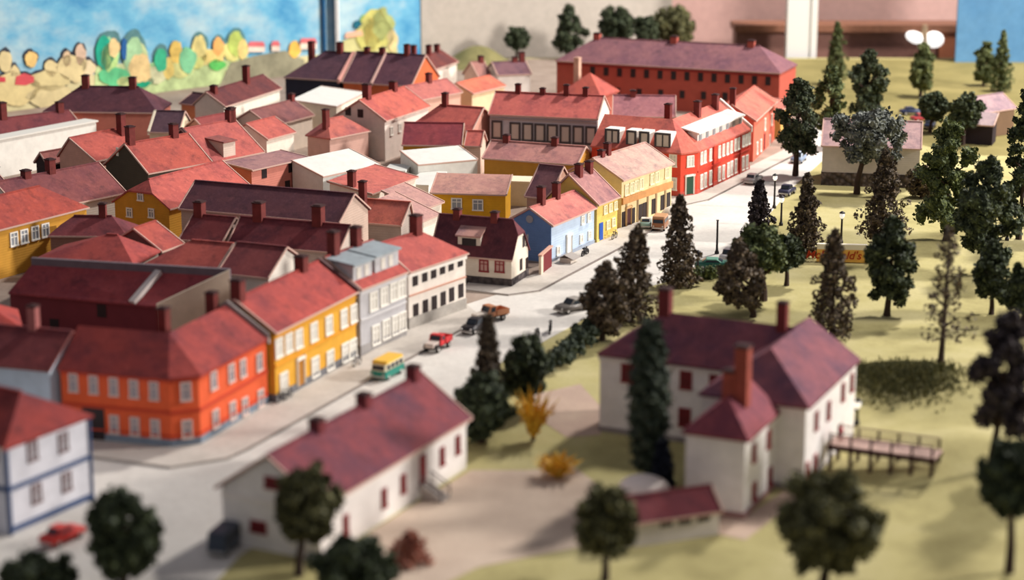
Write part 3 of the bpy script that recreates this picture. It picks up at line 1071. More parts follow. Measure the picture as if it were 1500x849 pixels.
par, b = house('cream house with an orange-coral roof in front of the white gable', (693, 137), (742, 125), 5.0, (713, 111), wallm((226, 200, 160)),
               roofm((218, 116, 88), (204, 100, 82)), W=7.0)
par, b = house('white house with a slate-purple roof and plain white gable below the trees', (729, 110), (779, 108), 5.2, (797, 88), wallm((240, 232, 222)),
               roofm((128, 88, 92), (108, 74, 82)), W=8.5, chims=((754, 92, .4), (767, 77, 1.0)), chw=.9)
par, b = house('low pinkish house with a whitewashed side left of the slate-roofed white house', (701, 113), (721, 111), 4.6, (718, 88), wallm((222, 190, 172)),
               roofm((170, 116, 104)), W=5.5, chims=((723, 81, .8),))
par, b = house('long hall with a dark slate-purple roof and blue-black wall at the back', (415, 113), (497, 118), 6.6, (515, 77), wallm((46, 46, 60)),
               roofm((96, 60, 68), (84, 54, 64)), W=12.5, hipA=5.2, chims=((456, 62, 1.4), (498, 63, 1.4)), chw=1.0)
parapet(par, b, b.L - .4, plain((220, 160, 148), .8), .5, .25)
bq = b
a_ = b.B + b.d * .45
par, b = house('dark purple-roofed house with an orange gable next to the slate-purple hall', None, None, 6.4, None, wallm((212, 108, 66)), roofm((104, 62, 70), (90, 54, 64)),
               a=a_, b=a_ + b.d * 13.5, W=12.5, rise=4.6, chims=((541, 87, -1.6), (538, 79, .8), (560, 71, .8), (596, 66, 1.4))[1:], chw=.9)
parapet(par, b, 5.6, plain((206, 168, 156), .8), .4, .2)
par, b = house('white house under a brown roof with three chimneys, left of the grassy hill', (612, 110), (672, 90), 6.0, (655, 71), wallm((232, 220, 206)),
               roofm((124, 62, 54), (98, 54, 52)), W=7.0, chims=((606, 66, .8), (628, 67, .8), (640, 66, .8)), chw=.9)
par, b = house('big house with a dark maroon hipped roof below the painted trees at the left', (62, 163), (231, 165), 6.0, (207, 127), wallm((206, 128, 110)),
               roofm((98, 52, 58), (84, 46, 54)), W=10.0, hipA=5.0, hipB=4.2, chims=((125, 111, 1.3), (194, 114, 1.3)), chw=1.1)
par, b = house('low maroon-roofed house at the left edge behind the long white wall', (-20, 199), (118, 181), 4.8, (85, 163), wallm((196, 150, 136)),
               roofm((132, 62, 62), (110, 54, 58)), W=6.5, chims=((3, 148, 1.0), (87, 150, 1.0), (131, 163, .4))[:2], chw=1.0)
par, b = house('long plain white card building with no windows at the left', (-15, 206), (144, 176), 6.0, (30, 190), wallm((228, 224, 214), False), plain((220, 216, 206), .8),
               a=P(-15, 206, 6), b=P(144, 176, 6), W=3.0, rise=.2, kind='flat')
par, b = house('coral-roofed house to the right of the long plain white card building', (140, 236), (212, 220), 5.6, (183, 188), wallm((214, 164, 144)),
               roofm((192, 90, 76), (170, 80, 70)), W=7.6, k=.66, chims=((204, 162, 2.6),), chw=1.0)
par, b = house('low pink-roofed house with dark walls below the long white card building', (69, 241), (114, 232.5), 4.4, (110, 214), wallm((60, 46, 46)),
               roofm((178, 108, 98), (156, 92, 90)), W=3.0, chims=((52, 232, .6), (61, 230, .6))[:0])
par, b = house('small dark plum-roofed house with a pair of chimneys at the far left edge', (-30, 291), (24, 282), 4.6, (8, 254), wallm((120, 90, 86)),
               roofm((126, 74, 74), (106, 62, 66)), W=8.0, chims=((10, 234, 1.6), (24, 240, 1.4)), chw=1.0)
par, b = house('dark slate-roofed house with white verges behind the dark green gable', (216, 193), (262, 194), 5.2, (280, 163), wallm((232, 214, 184)),
               roofm((96, 66, 74), (84, 58, 68)), W=8.0, chims=((205, 160, 2.0),)[:0])
parapet(par, b, 0, plain((234, 222, 196), .8), .35, .15)
par, b = house('dark-roofed house with a small orange gable and attic window', (262, 151), (296, 155), 5.6, (300, 137), wallm((226, 158, 112)),
               roofm((92, 54, 58), (80, 48, 54)), W=7.0)
par, b = house('white-walled house with a brown roof and tall chimney beside the painted field', (330, 156), (413, 129), 6.8, (380, 112), wallm((234, 224, 208)),
               roofm((120, 60, 56), (98, 52, 52)), W=6.0, k=.58, chims=((360, 95, 1.0), (313, 126, .6)), chw=1.0)
par, b = house('brown-roofed house below the blue-black wall of the slate-purple hall', (397, 185), (461, 168), 5.0, (440, 143), wallm((226, 208, 190)),
               roofm((142, 86, 80), (120, 74, 74)), W=8.0, chims=((447, 133, .9), (402, 124, 2.4))[:1])
par, b = house('small maroon-roofed house without chimneys in front of the brown-roofed white house', (302, 192), (352, 182), 5.0, (335, 164), wallm((190, 140, 124)),
               roofm((150, 70, 66), (128, 60, 60)), W=5.0)
# warehouse with a lean-to roof between high card walls
zl, zh = 5.0, 7.6
k0, k1, k2, k3 = P(12, 428, zl), P(229, 448, zl), P(336, 405, zh), P(46, 388, zh)
par = thing('warehouse', 'dark red lean-to-roofed warehouse with a white strip across its roof behind the orange house', 'warehouse', ((k0.x + k2.x) / 2, (k0.y + k2.y) / 2, 0))
fl = lambda p, z: Vector((p.x, p.y, z))
d = (k1 - k0).normalized()
m = Vector((d.y, -d.x, 0))
mb = MB()
i0, i1 = k0 - m * .3, k1 - m * .3
mb.mesh([fl(i0, 0), fl(i1, 0), fl(k2, 0), fl(k3, 0), fl(i0, zl - .15), fl(i1, zl - .15), fl(k2, zh - .2), fl(k3, zh - .2)],
        [(0, 1, 5, 4), (1, 2, 6, 5), (2, 3, 7, 6), (3, 0, 4, 7), (3, 2, 1, 0)])
mb.obj('walls', wallm((120, 52, 58)), par)
MB().slab([[k0, k1, k2, k3]], .22).obj('roof', roofm((166, 70, 70), (146, 60, 66)), par)
wins(par, (i0, d, m, (k1 - k0).length), [(149, 455), (80, 476)], 1.1, 1.4, 'dark')
g = MB()
bd = (k2 - k3).normalized()
bn = Vector((-bd.y, bd.x, 0))
g.prism([fl(k3, .1), fl(k2, .1), fl(k2, zh + .8), fl(k3, zh + .8)], bn * .45)
g.obj('parapet', plain((112, 100, 106), .8, .08), par)
g = MB()
ed = (k2 - k1)
ed.z = 0
en = Vector((ed.y, -ed.x, 0)).normalized()
g.prism([fl(k1, .1), fl(k2, .1), fl(k2, zh + .8), fl(k1, zl + .25)], en * .3)
g.obj('end_wall', wallm((228, 210, 186), False), par)
g = MB()
s0_, s1_ = k0.lerp(k1, .84), k3.lerp(k2, .65)
g.bar(s0_ + Vector((0, 0, .12)), s1_ + Vector((0, 0, .12)), .8, .5)
g.obj('roof_strip', plain((206, 196, 190), .8), par)
par, b = house('coral-roofed house cut by the left edge beside the dark red warehouse', (-60, 488), (34, 481), 5.6, (0, 436), wallm((150, 90, 84)),
               roofm((178, 68, 58), (150, 60, 56)), W=8.0, hipB=4.0)

# plain white card blocks of the courtyard
WCARD = wallm((222, 220, 212), False)
WTOP = plain((214, 213, 206), .85, .04)
def card(label, A, B, he, W, wm=WCARD, **kw):
    a, b = P(A[0], A[1], he), P(B[0], B[1], he)
    return house(label, None, None, he, None, wm, kw.pop('rm', WTOP), a=a, b=b, W=W, rise=kw.pop('rise', .3), name='card_house', o=.06, ov=.06, **kw)
card('plain white card building beside the brick block, roof sloping left', (473, 258.5), (557, 240), 5.0, 6.0, kind='shed', rise=1.6)
card('plain grey-shaded card wall block between the two white card buildings', (561, 249), (594, 250), 3.6, 5.0, wm=wallm((214, 210, 200), False), kind='flat')
card('plain white card roof under the dark red roof in the courtyard', (612, 241), (700, 233), 4.4, 6.5, kind='shed', rise=1.0)
card('low cream card block in front of the long ochre outbuilding', (655, 262), (776, 266), 3.6, 4.0, wm=wallm((222, 208, 178), False), kind='flat', rm=plain((226, 212, 184), .85))
card('long white card block running beside the coral courtyard roof', (628, 271), (655, 251), 3.2, 3.6, kind='flat')
card('cream-white card wall below the blue-black wall of the slate-purple hall', (493, 156), (535, 135), 6.0, 8.0, wm=wallm((234, 222, 202), False), kind='shed', rise=.8)

# ================================================================ school and park buildings
par, b = house('long brick-red school building with a purple-grey hipped roof and a row of small windows', (813, 88.5), (1143, 107), 8.0, (1122, 67.5),
               wallm((184, 88, 72)), roofm((142, 92, 94), (120, 76, 84)), W=12.0, hipA=6.0, hipB=5.5, name='school_building', cat='building',
               chims=((875, 50, 1.2), (988, 54, 1.2), (1101, 60, 1.2)), chw=1.2, chmat=plain((166, 84, 72), .85, .1))
wins(par, b.front, row((868, 103), (1125, 118), 14), .95, 1.7, 'dark')
wins(par, b.front, row((905, 134), (1062, 141), 6), .95, 1.4, 'dark')
belt(par, b.front, 7.4, .3, plain((150, 52, 46), .7), .2)
par, b = house('low brick-red annexe with a coral pyramid roof and cream chimney in front of the school', (820, 136), (880, 141), 4.0, (847, 98), wallm((170, 90, 74)),
               roofm((196, 94, 78), (176, 84, 74)), W=7.6, hipA=4.0, hipB=4.0, chims=((846, 82, 1.0),), chmat=CHIM_L, chw=1.0, rise=3.4)
par, b = house('white house on a rough stone base in the park behind the grey-green tree', (1203, 213), (1350, 218), 6.0, (1345, 178), wallm((206, 196, 190)),
               roofm((198, 158, 152), (178, 138, 136)), W=9.8, fnd=stonem(), fh=2.0, name='park_house', cat='house')
wins(par, b.front, [(1307, 233)], 1.6, 1.6, 'dark')
par, b = house('open-fronted dark barn with a pinkish-grey roof at the right', (1405, 181), (1456, 184), 3.4, (1425, 165), wallm((46, 36, 42)), roofm((176, 150, 146), (158, 130, 130)),
               kind='shed', W=5.2, rise=1.3, name='barn', cat='barn')
par, b = house('big barn with a mauve gable roof at the far right of the park', (1438, 166), (1490, 158), 4.4, (1436, 122), wallm((126, 100, 78)), roofm((170, 138, 138), (150, 118, 122)),
               W=6.5, rise=2.2, name='barn', cat='barn')

# manor house
MW = wallm((238, 233, 230))
MR = roofm((146, 80, 86), (104, 64, 80))
p, q = P(874, 517, 7.6), P(1073, 537, 7.6)
dd = (q - p).normalized()
wa, wb = P(1186, 597, 7.6), P(1261, 525, 7.6)
wd = (wb - wa).normalized()
wn = Vector((-wd.y, wd.x, 0))
dd = -wn
par = thing('manor_house', 'large white manor with an L-shaped plum roof and stepped front wing', 'manor', (16, 176, 0))
main_d = ((wb - p).dot(dd))
WM = (wb - p).dot(wd)
mb_ = block(par, p, p + dd * (main_d - .22), 7.6, 3.5, WM, MW, MR, hipA=5.0, hipB=5.0, fnd=plain((150, 142, 140), .9, .1), fh=.5, names=('main_walls', 'main_roof'), cornice=plain((226, 220, 214), .7))
wg = block(par, wa, wb, 7.6, 3.4, 10.0, MW, MR, hipA=4.8, names=('wing_walls', 'wing_roof'), fnd=plain((150, 142, 140), .9, .1), fh=.5)
fa, fb = P(1097, 645, 6.9), P(1149, 607, 6.9)
Lf = (wa - fa).dot(wd) + .5
fW = (P(997, 632, 6.9) - fa).dot(wn)
fw_ = block(par, fa, fa + wd * Lf, 6.9, 2.5, fW, MW, roofm((158, 76, 80), (132, 64, 74)), hipA=3.2, names=('front_wing_walls', 'front_wing_roof'), fnd=plain((160, 120, 116), .9, .1), fh=.5)
wins(par, mb_.front, [(919, 546), (1005, 556), (1048, 562), (1003, 611)], 1.15, 1.8, 'red')
wins(par, fw_.front, [(1104, 663), (1125, 643), (1104, 719), (1127, 697)], .9, 1.6, 'red')
wins(par, wg.front, [(1195, 616), (1213, 601), (1234, 574), (1247, 560), (1193, 678), (1182, 690)], .9, 1.7, 'red')
OR_CH = plain((158, 78, 64), .85, .15)
chim(par, (1089, 508), 13.4, 8.0, 1.15, OR_CH, wd)
chim(par, (1069, 544), 11.2, 8.0, .95, OR_CH, wd)
chim(par, (975, 424), 13.2, 9.0, 1.1, plain((112, 48, 48), .85, .1), wd)
chim(par, (1147, 444), 13.2, 9.0, .9, plain((120, 50, 50), .85, .1), wd)
FOOT.append(('manor main', [mb_.Q(0, 0, 0)[:2], mb_.Q(mb_.L, 0, 0)[:2], mb_.Q(mb_.L, 10.4, 0)[:2], mb_.Q(0, 10.4, 0)[:2]], 0, 0))

# long white farmhouse
par, b = house('long white farmhouse with a plum gable roof, three chimneys and red window slots', (472, 742), (692, 611), 4.7, (627, 541), wallm((246, 240, 234)),
               roofm((142, 62, 66), (98, 56, 70)), W=10.0, name='farmhouse', chims=((464, 615, 1.5), (533, 578, 1.5), (605, 537, 1.5)), chw=1.0, chmat=plain((116, 50, 54), .85, .1),
               o=.45, ov=.35, cornice=plain((240, 232, 224), .7))
wins(par, b.front, [(506, 768), (562, 729), (590, 708), (647, 668), (670, 651)], .75, 1.7, 'red')
wins(par, b.endA, [(379, 771), (400, 707)], 1.5, 1.0, 'red')
dr = door(par, b.front, (619, 700), 1.0, 2.5, plain((150, 62, 66), .6), None, 1.2)
c = hit(619, 712, b.front[0], b.front[2])
c.z = 0
st = MB()
dF, mF = b.front[1], b.front[2]
for k in range(5):
    st.box(c + mF * (.5 + k * .4) + Vector((0, 0, 0)), 1.7 if k == 0 else 1.5, .42, 1.15 - k * .23, dF)
so = st.obj('steps', plain((190, 180, 172), .8, .1), par)
rl_ = MB()
for s in (-.8, .8):
    rl_.bar(c + dF * s + mF * .4 + Vector((0, 0, 1.1)), c + dF * s + mF * .4 + Vector((0, 0, 2.2)), .1)
    rl_.bar(c + dF * s + mF * 2.2, c + dF * s + mF * 2.2 + Vector((0, 0, 1.2)), .1)
    rl_.bar(c + dF * s + mF * .4 + Vector((0, 0, 2.1)), c + dF * s + mF * 2.2 + Vector((0, 0, 1.15)), .1)
    rl_.bar(c + dF * s + mF * .4 + Vector((0, 0, 1.6)), c + dF * s + mF * 2.2 + Vector((0, 0, .65)), .08)
rl_.obj('handrail', plain((96, 84, 84), .7), so)

# garden shed and pale dome
par, b = house('low white garden shed with a maroon lean-to roof and dark slot windows', (908, 770), (1059, 748), 2.1, (1050, 714), wallm((224, 216, 208)), roofm((122, 50, 54), (104, 44, 50)),
               W=4.2, rise=1.5, name='garden_shed', cat='shed', o=.25)
wins(par, b.front, [(976, 766), (1003, 762), (1031, 758)], 1.1, .55, 'dark')
c = P(943, 722, 0)
mb = MB()
mb.lathe([(2.25 * math.cos(a), 1.2 * math.sin(a) + .35) for a in [k * math.pi / 2 / 8 for k in range(8)]] + [(.02, 1.55)], (c.x, c.y, 0), 28)
mb.lathe([(2.25, 0), (2.25, .36)], (c.x, c.y, 0), 28)
tag(mb.obj('garden_dome', plain((250, 236, 226), .6), smooth=True), 'pale pink-white low dome behind the garden shed', 'dome')

# maroon gate between the little white corner house and the blue house
c0, c1 = P(791, 404, 0), P(808, 391, 0)
par = thing('yard_gate', 'maroon yard gate with a cream wall between the white corner house and the blue house', 'gate', (c0 + c1) / 2)
dg = (c1 - c0).normalized()
MB().bar(c0 + Vector((0, 0, 1.2)), c0 + dg * .9 + Vector((0, 0, 1.2)), .3, 2.4).obj('wall', wallm((226, 206, 184)), par)
MB().bar(c0 + dg * .95 + Vector((0, 0, 1.25)), c1 - dg * .2 + Vector((0, 0, 1.25)), .16, 2.5).obj('gate_leaf', plain((112, 40, 44), .7), par)
MB().bar(c0 + Vector((0, 0, 2.55)), c1 + Vector((0, 0, 2.75)) - dg * .2, .5, .16).obj('coping', plain((206, 160, 140), .8), par)
# ================================================================ ground
GRASS = groundm('grass_ground', [(0.30, (146, 136, 88)), (0.48, (178, 168, 114)), (0.72, (194, 184, 136))], .10, 2.2)
ROAD = groundm('road_paint', [(0.3, (208, 202, 194)), (0.7, (224, 219, 211))], .10, 1.2, .9, .02)
PAVE = groundm('pavement_paint', [(0.3, (192, 184, 174)), (0.7, (208, 200, 190))], .3, 1.8, .9, .02)
DIRT = groundm('dirt_ground', [(0.3, (186, 164, 146)), (0.7, (212, 192, 172))], .14, 2.4)
mb = MB()
nx, ny = 150, 190
X0, X1, Y0, Y1 = -135.0, 150.0, 112.0, 436.0
for j in range(ny + 1):
    for i in range(nx + 1):
        x, y = X0 + (X1 - X0) * i / nx, Y0 + (Y1 - Y0) * j / ny
        mb.v.append(Vector((x, y, terrain(x, y))))
for j in range(ny):
    for i in range(nx):
        a = j * (nx + 1) + i
        mb.f.append((a, a + 1, a + nx + 2, a + nx + 1))
tag(mb.obj('ground', GRASS, smooth=True), kind='structure')
mb = MB()
mb.box((7, 274, -4), 285, 324, 3.5)
tag(mb.obj('trim_1', plain((120, 92, 70), .6)), kind='structure')           # table top under the model
mb = MB()
mb.box((0, 300, -66), 700, 700, 1)
tag(mb.obj('floor', groundm('floor_boards', [(0.3, (120, 96, 78)), (0.7, (150, 122, 98))], .05)), kind='structure')


def flat(name, pxs, mat, z, extra=(), thick=.05):
    mb = MB()
    pts = [P(x, y, z) for x, y in pxs] + [Vector((e[0], e[1], z)) for e in extra]
    mb.prism([p - Vector((0, 0, thick)) for p in pts], (0, 0, thick))
    return tag(mb.obj(name, mat), kind='structure')


flat('road', [(290, 880), (352, 812), (420, 770), (560, 690), (690, 596), (735, 530), (785, 506), (850, 470), (895, 442), (935, 424), (985, 410), (1030, 405), (1078, 392), (1092, 350), (1128, 312), (1160, 275),
              (1205, 235), (1240, 200), (1262, 180), (1200, 180), (1143, 222), (1103, 245), (1024, 288), (999, 294), (910, 344), (810, 394), (751, 424), (684, 445), (684, 462), (604, 492), (400, 598), (295, 656),
              (250, 660), (120, 650), (-300, 620)], ROAD, .05, ((-130, 115),))
TOWN = groundm('town_ground', [(0.3, (140, 122, 110)), (0.7, (172, 154, 140))], .2, 1.8, .95, .03)
flat('town_ground', [(1200, 180), (1143, 222), (1103, 245), (1024, 288), (999, 294), (910, 344), (810, 394), (751, 424), (684, 462), (604, 492), (400, 598), (295, 656), (250, 660), (120, 650), (-300, 620)],
     TOWN, .03, ((-132, 200), (-132, 434), (36, 434)))
flat('meadow_ground', [(1215, 196), (1262, 186), (1400, 226), (1640, 232)], groundm('meadow', [(0.3, (112, 104, 60)), (0.7, (146, 134, 84))], .08, 2.0), .02, ((148, 434), (30, 434)))
SW1 = [(120, 668), (250, 685), (332, 672), (361, 659), (540, 558), (600, 525), (689, 475), (703, 461)]
SW2 = [(680, 425), (745, 432), (790, 426), (877, 380), (930, 352), (985, 318), (1000, 306)]
SW3 = [(968, 297), (1000, 301), (1037, 293), (1110, 255), (1162, 228)]
flat('sidewalk', SW1 + [(684, 446), (604, 478), (533, 520), (400, 585), (295, 642), (250, 645), (110, 636)], PAVE, .16, thick=.14)
flat('sidewalk', SW2 + [(984, 294), (910, 332), (875, 351), (809, 381), (789, 399), (751, 411), (690, 403)], PAVE, .16, thick=.14)
flat('sidewalk', SW3 + [(1150, 218), (1103, 241), (1024, 278), (999, 281), (975, 276)], PAVE, .16, thick=.14)
KERB = plain((128, 118, 112), .85, .1)
for sw in (SW1, SW2, SW3):
    mb = MB()
    for a, b_ in zip(sw, sw[1:]):
        mb.bar(P(a[0], a[1], .12), P(b_[0], b_[1], .12), .2, .2)
    tag(mb.obj('kerb', KERB), kind='structure')
flat('path', [(470, 822), (690, 688), (770, 688), (842, 684), (872, 706), (908, 745), (905, 790), (790, 812), (700, 830), (600, 880), (470, 880)], DIRT, .04)
flat('path', [(770, 580), (850, 562), (885, 600), (880, 636), (830, 640), (770, 600)], groundm('pink_dirt', [(0.3, (176, 150, 136)), (0.7, (200, 176, 156))], .2), .03)
flat('path', [(1005, 772), (1092, 790), (1180, 722), (1176, 700), (1090, 758), (1010, 718)], groundm('pink_dirt', [(0, (0, 0, 0))], .2), .03)

# ================================================================ room walls and the painted backdrop
SKYP, nt, b0 = base_mat('painted_sky', .8)
v = texco(nt)
mp = nt.nodes.new('ShaderNodeMapping')
mp.inputs['Scale'].default_value = (1, 1, 1.6)
mp.inputs['Rotation'].default_value = (.2, .5, .3)
nt.links.new(v, mp.inputs[0])
n1 = ramp(nt, noise_node(nt, mp.outputs[0], .045, 5, .6), [(0.30, lin((36, 124, 174))), (0.46, lin((106, 174, 202))), (0.60, lin((184, 206, 206)))])
n2 = ramp(nt, noise_node(nt, mp.outputs[0], .35, 4, .7), [(0.35, lin((34, 112, 168))), (0.7, lin((140, 186, 204)))])
nt.links.new(mixc(nt, .25, n1, n2), b0.inputs['Base Color'])
W0, W1, W2 = P(-150, 184), P(492, 102), P(616, 86)


def wallpanel(name, a, b, z0, z1, mat, th=.8):
    d = (b - a).normalized()
    n = Vector((-d.y, d.x, 0))
    if n.y < 0:
        n = -n
    mb = MB()
    mb.prism([Vector((a.x, a.y, z0)), Vector((b.x, b.y, z0)), Vector((b.x, b.y, z1)), Vector((a.x, a.y, z1))], n * th)
    return tag(mb.obj(name, mat), kind='structure')


wallpanel('wall_left', W0, W1, -4, 46, SKYP)
wallpanel('wall_back_left', W1 + Vector((.2, 0, 0)), W2, -4, 46, SKYP)
wallpanel('wall_back', W2 + Vector((.1, 3, 0)), Vector((36, 462, 0)), -66, 50, groundm('beige_wall', [(0.3, (184, 174, 162)), (0.7, (193, 183, 171))], .03, .5, .9, .01))
wallpanel('wall_back_right', Vector((34, 470, 0)), Vector((110, 470, 0)), -66, 50, groundm('pink_wall', [(0.3, (208, 166, 156)), (0.7, (220, 180, 170))], .03, .5, .9, .01))
q0, q1 = P(1411, 99), P(1640, 99)
wallpanel('wall_right', q0 + Vector((0, 8, 0)), q1 + Vector((0, 8, 0)), -66, 46, groundm('blue_wall', [(0.3, (84, 134, 178)), (0.7, (112, 160, 196))], .05, .6, .9, .01))
# white corner strips and the white post
d01 = (W1 - W0).normalized()
nw = Vector((d01.y, -d01.x, 0))
mb = MB()
c = W1 + Vector((.6, -1.2, 0))
mb.bar(Vector((c.x, c.y, -3)), Vector((c.x, c.y, 46)), 2.6, .6)
tag(mb.obj('trim_2', plain((226, 224, 220), .7)), kind='structure')
mb = MB()
c = W1 - d01 * 3.0 + nw * .3
mb.bar(Vector((c.x, c.y, -3)), Vector((c.x, c.y, 46)), 1.5, .4)
tag(mb.obj('trim_3', plain((30, 96, 146), .7)), kind='structure')
pl, pr = P(1160, 91), P(1205, 91)
mb = MB()
for (t0, t1, yy) in ((0, .70, 0.0), (.72, .78, .5), (.80, 1.0, .2)):
    a, b_ = pl + (pr - pl) * t0, pl + (pr - pl) * t1
    mb.prism([Vector((a.x, a.y + 9 + yy, -66)), Vector((b_.x, a.y + 9 + yy, -66)), Vector((b_.x, a.y + 12, -66)), Vector((a.x, a.y + 12, -66))], (0, 0, 116))
tag(mb.obj('trim_4', plain((228, 226, 222), .7)), kind='structure')

# wooden sideboard beyond the table
YP = 448.0
yn = Vector((0, -1, 0))
def onY(px, py, y=YP):
    return hit(px, py, Vector((0, y, 0)), yn)
a, b_ = onY(1076, 37), onY(1411, 47)
c1, c2 = onY(1076, 120), onY(1411, 120)
sb = thing('sideboard', 'long brown wooden sideboard beyond the far edge of the model', 'sideboard', ((a.x + b_.x) / 2, YP + 4, -65))
mb = MB()
mb.prism([Vector((a.x, YP, a.z)), Vector((b_.x, YP, a.z)), Vector((b_.x, YP, b_.z)), Vector((a.x, YP, b_.z))], (0, 9, 0))
mb.obj('top_board', plain((134, 92, 72), .5, .1), sb)
mb = MB()
mb.prism([Vector((a.x + .5, YP + 1.2, b_.z)), Vector((b_.x - 5.2, YP + 1.2, b_.z)), Vector((b_.x - 5.2, YP + 1.2, -65)), Vector((a.x + .5, YP + 1.2, -65))], (0, 7, 0))
mb.obj('front_panel', plain((128, 92, 82), .55, .08), sb)
mb = MB()
mb.prism([Vector((b_.x - 5.0, YP + .4, b_.z)), Vector((b_.x, YP + .4, b_.z)), Vector((b_.x, YP + .4, -65)), Vector((b_.x - 5.0, YP + .4, -65))], (0, 8, 0))
mb.obj('side_panel', plain((150, 92, 66), .5, .1), sb)

# white two-lobed lamp in front of the sideboard
LAMPM, nt, b0 = base_mat('lamp_white', .4)
b0.inputs['Base Color'].default_value = (.95, .93, .9, 1)
b0.inputs['Emission Color'].default_value = (1, .97, .93, 1)
b0.inputs['Emission Strength'].default_value = 1.3
yl = YP - 1.5
cl = onY(1353, 57, yl)
lp = thing('wall_lamp', 'bright white lamp with two rounded lobes in front of the brown sideboard', 'lamp', (cl.x, yl, cl.z))
def lobe(px, py, rx, ry, rot):
    c = onY(px, py, yl)
    k = 1 / ppm(c)
    mb = MB()
    vs = []
    n, mN = 20, 8
    for j in range(mN + 1):
        th = math.pi * j / mN
        for i in range(n):
            ph = 2 * math.pi * i / n
            x, z, y = rx * k * math.sin(th) * math.cos(ph), ry * k * math.sin(th) * math.sin(ph), .9 * math.cos(th)
            vs.append(c + Vector((x * math.cos(rot) - z * math.sin(rot), y, x * math.sin(rot) + z * math.cos(rot))))
    fs = [(j * n + i, j * n + (i + 1) % n, (j + 1) * n + (i + 1) % n, (j + 1) * n + i) for j in range(mN) for i in range(n)]
    mb.mesh(vs, fs)
    mb.obj('lamp_shade', LAMPM, lp, smooth=True)
lobe(1341, 55, 15, 8.5, -.35)
lobe(1368, 58, 14.5, 12, -.12)
mb = MB()
mb.tube([onY(1355, 36, yl), onY(1354, 55, yl), onY(1354, 100, yl), Vector((cl.x, yl, -6))], [.5, .8, .5, .5])
mb.obj('lamp_stand', plain((186, 160, 130), .6), lp)

# painted landscape on the backdrop
random.seed(5)
mur = thing('painted_landscape', 'painted strip of trees, field and red-roofed houses along the foot of the blue backdrop', 'mural', (W0 + W1) / 2)
def onW(px, py, lay, right=False):
    a, b_ = (W1, W2) if right else (W0, W1)
    d = (b_ - a).normalized()
    n = Vector((d.y, -d.x, 0))
    return hit(px, py, a + n * (.12 + .09 * lay), n), n
def paint(name, outline, col, lay, right=False, var=.12):
    pts = [onW(x, y, lay, right) for x, y in outline]
    mb = MB()
    mb.prism([p for p, n in pts], -pts[0][1] * .08)
    return mb.obj(name, plain(col, .85, var, .25), mur)
def blob(cx, cy, rx, ry, n=22, jag=.16):
    ph = random.random() * 9
    return [(cx + rx * (1 + jag * math.sin(3 * t + ph) * .6 + jag * random.uniform(-.5, .5)) * math.cos(t), cy + ry * (1 + jag * math.sin(4 * t + ph) * .5 + jag * random.uniform(-.5, .5)) * math.sin(t))
            for t in [2 * math.pi * k / n for k in range(n)]]
OUT = (58, 62, 72)
CREAM = (214, 196, 146)
paint('painted_field', [(-60, 190), (-60, 112), (20, 106), (60, 108), (110, 100), (140, 110), (200, 100), (260, 100), (330, 98), (420, 84), (488, 78), (488, 106), (330, 150), (200, 170)], (206, 196, 150), 0)
paint('painted_hill', [(318, 132), (338, 92), (372, 82), (418, 74), (446, 88), (446, 118), (400, 126)], (140, 136, 112), 2, var=.2)
paint('painted_shrubbery', [(138, 150), (140, 100), (152, 84), (170, 92), (184, 96), (206, 86), (226, 100), (240, 96), (262, 92), (285, 90), (306, 84), (330, 88), (352, 78), (366, 84), (350, 96), (330, 104), (318, 140), (210, 160)],
      (178, 196, 140), 1, var=.25)
for cx, cy, rx, ry in ((160, 70, 20, 26), (196, 74, 19, 30), (236, 84, 11, 20), (293, 66, 12, 19), (321, 66, 11, 15), (346, 62, 15, 21)):
    paint('painted_tree', blob(cx, cy, rx, ry, jag=.1), (86, 128, 130), 1.5, var=.2)
for cx, cy, rx, ry, col in ((158, 78, 16, 22, (150, 200, 150)), (200, 84, 16, 26, (190, 204, 150)), (180, 108, 26, 16, (190, 200, 150)), (222, 106, 20, 14, (150, 196, 140)), (266, 100, 18, 14, (196, 196, 130)), (300, 84, 16, 12, (216, 200, 130)), (340, 76, 14, 14, (200, 194, 120))):
    paint('painted_tree', blob(cx, cy, rx, ry), col, 2.4, var=.3)
for cx, cy, rx, ry, col in ((8, 90, 10, 16, CREAM), (46, 87, 9, 12, (226, 190, 120)), (75, 100, 10, 12, CREAM), (98, 86, 6, 12, (214, 186, 150)), (118, 80, 8, 15, (216, 186, 160)),
                            (106, 100, 22, 20, CREAM), (72, 118, 30, 14, (208, 192, 140)), (24, 130, 34, 24, (212, 194, 140)), (76, 142, 34, 18, (210, 194, 146)), (130, 100, 10, 12, (220, 200, 160)), (22, 108, 7, 12, CREAM)):
    paint('painted_tree', blob(cx - 1, cy - 2, rx + 1.6, ry + 1.8), OUT, 1, var=.1)
    paint('painted_tree', blob(cx, cy, rx, ry), col, 3)
paint('painted_house', [(22, 124), (24, 112), (36, 107), (50, 112), (50, 120), (38, 125)], (206, 82, 88), 4)
paint('painted_house', [(-4, 120), (-4, 112), (8, 113), (8, 120)], (200, 70, 80), 4)
